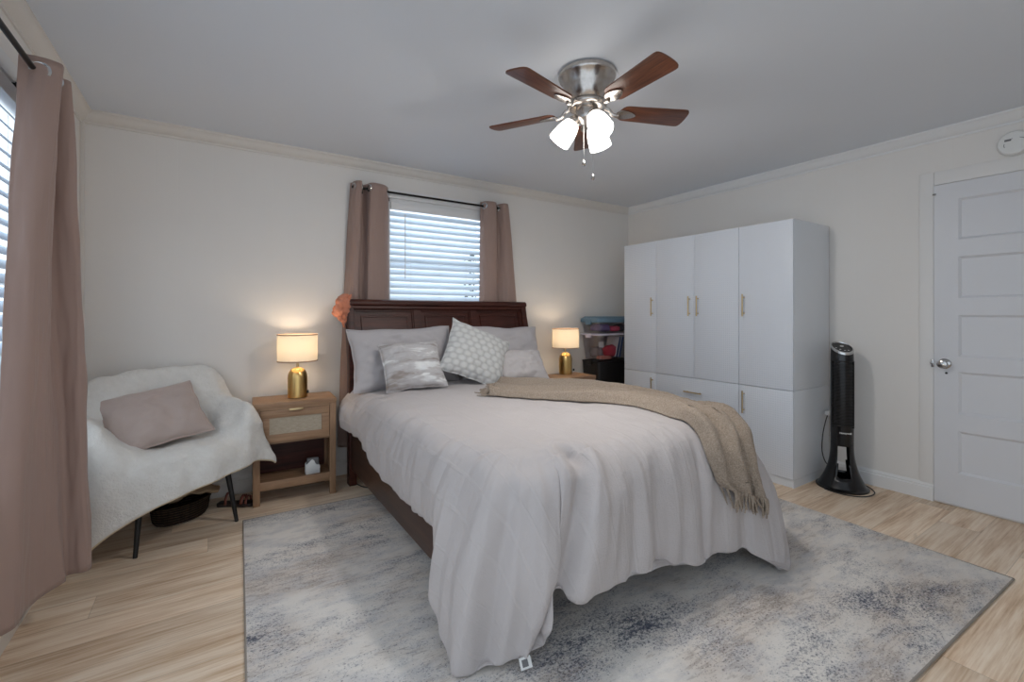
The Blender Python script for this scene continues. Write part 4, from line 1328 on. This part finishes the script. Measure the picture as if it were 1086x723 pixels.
for x_, y_, rr in ((-.038, -.022, .006), (-.015, -.032, .007), (.012, -.034, .006), (.034, -.025, .006), (0, .012, .012)):
    b = MB(); b.lathe([(rr, 0), (rr, .003), (0, .0035)], 14, Matrix.Translation((x_, y_, .9945 + .55 * y_ - .55 * .35 * x_ / 1.0)) @ Matrix.Rotation(math.atan(.55), 4, 'X')); b.build('button', M['steel'], cp)
# grille ribs on the front
b = MB()
for k in range(46):
    z = .455 + k * .0095
    pts = [(.0715 * math.cos(a), .0680 * math.sin(a), z) for a in [math.radians(-150 + 120 * q / 12) for q in range(13)]]
    b.tube(pts, .0022, 5)
b.build('grille', M['black_matte'], tf)
b = MB()
for s_ in (-1, 1):
    b.tube([(s_ * .0620, -.0365, .43), (s_ * .0620, -.0365, .90)], .004, 6)
for z in (.445, .90): b.tube([(.0730 * math.cos(a), .0695 * math.sin(a), z) for a in [math.radians(-150 + 120 * q / 12) for q in range(13)]], .004, 6)
b.build('grille_frame', M['black_gloss'], tf)
fnt = bpy.data.curves.new('brand_lettering', 'FONT'); fnt.body = 'Honeywell'; fnt.size = .0165; fnt.align_x = 'CENTER'; fnt.extrude = .0006; fnt.offset = .0004
tmp = bpy.data.objects.new('lettering_curve', fnt); C.objects.link(tmp); bpy.context.view_layer.update()
me = bpy.data.meshes.new_from_object(tmp.evaluated_get(bpy.context.evaluated_depsgraph_get())); bpy.data.objects.remove(tmp)
to = bpy.data.objects.new('brand_lettering', me); C.objects.link(to); to.parent = tf
to.location = (.010, -.0702, .392); to.rotation_euler = (PI / 2, 0, math.radians(5)); me.materials.clear(); me.materials.append(M['white_plastic'])

r = thing('power_cord', 'black power cord looping from the wall outlet to the tower fan', 'cord', (3.86, 1.53, 0))
b = MB()
pts = spline([(3.89, 1.585, .478), (3.87, 1.585, .46), (3.835, 1.585, .41), (3.80, 1.585, .33), (3.79, 1.585, .22), (3.84, 1.585, .13), (3.90, 1.56, .06), (3.93, 1.53, .012), (3.93, 1.42, .006), (3.89, 1.33, .006), (3.80, 1.265, .006), (3.70, 1.262, .006), (3.63, 1.30, .006), (3.592, 1.36, .006), (3.585, 1.43, .006), (3.598, 1.49, .006)], 6)
b.tube([p - Vector((3.86, 1.53, 0)) for p in pts], .0036, 6); b.build('cable', M['black_matte'], r)
b = MB(); b.box((.008, .040, -.016 + .485), (.112, .072, .016 + .485), .008); tag(b.build('plug', M['white_plastic'], r), 'white plug')
b = MB(); b.box((XR - .006, 1.515, .43), (XR, 1.59, .55), .002)
ot = rebase(b.build('wall_outlet', M['white_plastic']), (XR, 1.5525, .49)); tag(ot, 'white wall outlet low behind the tower fan', 'outlet')
b = MB()
for z in (.468, .512): b.box((XR - .0085 - XR, -.016, z - .012 - .49), (XR - .0055 - XR, .016, z + .012 - .49), .001)
b.build('socket_face', M['white_trim'], ot)
b = MB(); pts = spline([(.86, 3.60, .03), (.875, 3.50, .006), (.865, 3.40, .006), (.90, 3.28, .006), (1.0, 3.22, .006), (1.2, 3.2, .006)], 8)
b.tube(pts, .0035, 6); o = rebase(b.build('lamp_cord', M['black_matte']), (.9, 3.3, 0)); tag(o, 'thin dark cord on the floor behind the bed post', 'cord')

# smoke detector above the door
sd = thing('smoke_detector', 'round white smoke detector high on the wall above the door', 'smoke detector', (XR, .640, 2.245))
ms = Matrix.Rotation(-PI / 2, 4, 'Y')
b = MB(); b.lathe([(.074, 0), (.074, .010), (.071, .014)], 48, ms, False); b.build('mounting_plate', M['white_plastic'], sd)
b = MB(); b.lathe([(.071, .012), (.069, .030), (.062, .037), (.020, .040), (0, .040)], 48, ms, False); b.build('cover', M['white_plastic'], sd)
b = MB(); b.box((-.0415, .008, .012), (-.0385, .036, .024), .002); b.build('test_button', M['grey_slot'], sd)
b = MB()
for a0 in (-20, 40, 110): b.tube([(-.040, .048 * math.cos(math.radians(a0 + 6 * k)) - .01, .035 * math.sin(math.radians(a0 + 6 * k)) - .01) for k in range(7)], .0015, 5)
b.build('slots', M['grey_slot'], sd)

# ------------------------------------------------------------------ ceiling fan
FX, FY = 1.567, 1.712
cf = thing('ceiling_fan', 'five blade walnut and nickel ceiling fan with three lit shades', 'ceiling fan', (FX, FY, H))
b = MB(); b.lathe([(.0, 0), (.128, 0), (.140, -.006), (.143, -.022), (.138, -.034), (.128, -.040), (.126, -.048), (.121, -.052), (.116, -.085), (.102, -.120), (.088, -.146), (.080, -.152), (0, -.152)], 56, None, False); b.build('motor_housing', M['nickel'], cf, ang=50)
b = MB(); b.lathe([(0, -.150), (.086, -.150), (.096, -.156), (.098, -.166), (.090, -.176), (.070, -.180), (0, -.180)], 48, None, False); b.build('flywheel', M['nickel'], cf, ang=50)
b = MB(); b.lathe([(0, -.178), (.052, -.178), (.056, -.186), (.056, -.225), (.050, -.240), (.030, -.250), (.020, -.262), (0, -.268)], 40, None, False); b.build('light_kit_body', M['nickel'], cf, ang=50)
for k in range(5):
    a = math.radians(-94.7 + 72 * k)
    m_ = Matrix.Rotation(a, 4, 'Z')
    tilt = m_ @ Matrix.Translation((0, 0, -.186)) @ Matrix.Rotation(math.radians(-12), 4, 'X')
    prof = []
    for q in range(9):
        an = PI / 2 + PI * q / 8; prof.append((.205 + .035 * math.cos(an), .054 * math.sin(an)))
    for q in range(11):
        an = -PI / 2 + PI * q / 10; prof.append((.505 + .030 * math.copysign(abs(math.cos(an)) ** .6, math.cos(an)), .066 * math.copysign(abs(math.sin(an)) ** .75, math.sin(an))))
    b = MB(); b.prism(prof, -.004, .004, 2, .0015, tilt)
    o = b.build('blade', M['blade'], cf)
    # texture grain runs along the blade
    o.data.transform(tilt.inverted()); o.matrix_local = tilt
    b = MB()
    b.tube([m_ @ Vector(p) for p in spline([(.085, 0, -.165), (.115, 0, -.176), (.135, 0, -.197), (.165, 0, -.201)], 4)], .010, 10)
    ov = [(.205 + .052 * math.cos(2 * PI * q / 24), (.032 - .010 * math.cos(2 * PI * q / 24)) * math.sin(2 * PI * q / 24)) for q in range(24)]
    b.prism(ov, -.012, -.0055, 2, .002, tilt)
    b.build('blade_arm', M['nickel'], cf)
for a in (257, 17, 137):
    m_ = Matrix.Rotation(math.radians(a), 4, 'Z') @ Matrix.Translation((.055, 0, -.225)) @ Matrix.Rotation(math.radians(-38), 4, 'Y') @ Matrix.Rotation(PI, 4, 'X')
    b = MB(); b.lathe([(0, -.015), (.016, -.015), (.024, .0), (.030, .010), (.030, .030), (0, .030)], 24, m_, False); b.build('shade_fitter', M['nickel'], cf, ang=50)
    b = MB(); b.lathe([(.028, .022), (.038, .030), (.047, .055), (.053, .085), (.056, .118), (.0575, .140), (.055, .141), (.052, .118), (.049, .085), (.043, .055), (.034, .032), (.0, .028)], 32, m_, False); b.build('lamp_shade', M['opal'], cf, ang=60)
    l = bpy.data.lights.new('shade_light', 'AREA'); l.shape = 'DISK'; l.size = .085; l.energy = FAN_W; l.color = (1, .97, .93)
    o = bpy.data.objects.new('shade_light', l); C.objects.link(o); o.parent = cf; o.matrix_local = m_ @ Matrix.Translation((0, 0, .128)) @ Matrix.Rotation(PI, 4, 'X')
for dx, dy, ln in ((-.035, -.015, .205), (.012, -.030, .27)):
    b = MB(); b.tube([(dx, dy, -.235), (dx, dy, -.235 - ln)], .0014, 5); pc = b.build('pull_chain', M['steel'], cf)
    b = MB(); b.lathe([(0, 0), (.003, -.003), (.009, -.020), (.010, -.027), (.006, -.034), (0, -.037)], 16, Matrix.Translation((dx, dy, -.235 - ln)), False); b.build('pull_pendant', M['chrome'], pc)

# shrub outside the back window
sh = thing('garden_shrub', 'dark leafy shrub outside, glimpsed through the blind above the bed', 'shrub', (2.75, 4.75, 0))
b = MB()
for k in range(420):
    a = random.uniform(0, 2 * PI); z = random.uniform(.5, 1.95); rr = .42 * math.sqrt(random.random()) * (1 - .35 * (z - .5) / 1.45)
    c = Vector((rr * math.cos(a), rr * .7 * math.sin(a), z)); q = Euler((random.uniform(0, 6), random.uniform(0, 6), random.uniform(0, 6))).to_matrix()
    b.add([c + q @ Vector(p) for p in ((-.045, 0, 0), (0, -.02, .005), (.05, 0, 0), (0, .02, .005))], [(0, 1, 2, 3)])
b.build('foliage', solid('shrub_leaf', (52, 66, 44)), sh, smooth=False)
b = MB(); b.tube([(0, 0, 0), (.02, .01, .8), (0, 0, 1.5)], .03, 8, None, .01); b.build('stem', solid('shrub_bark', (70, 56, 44)), sh)
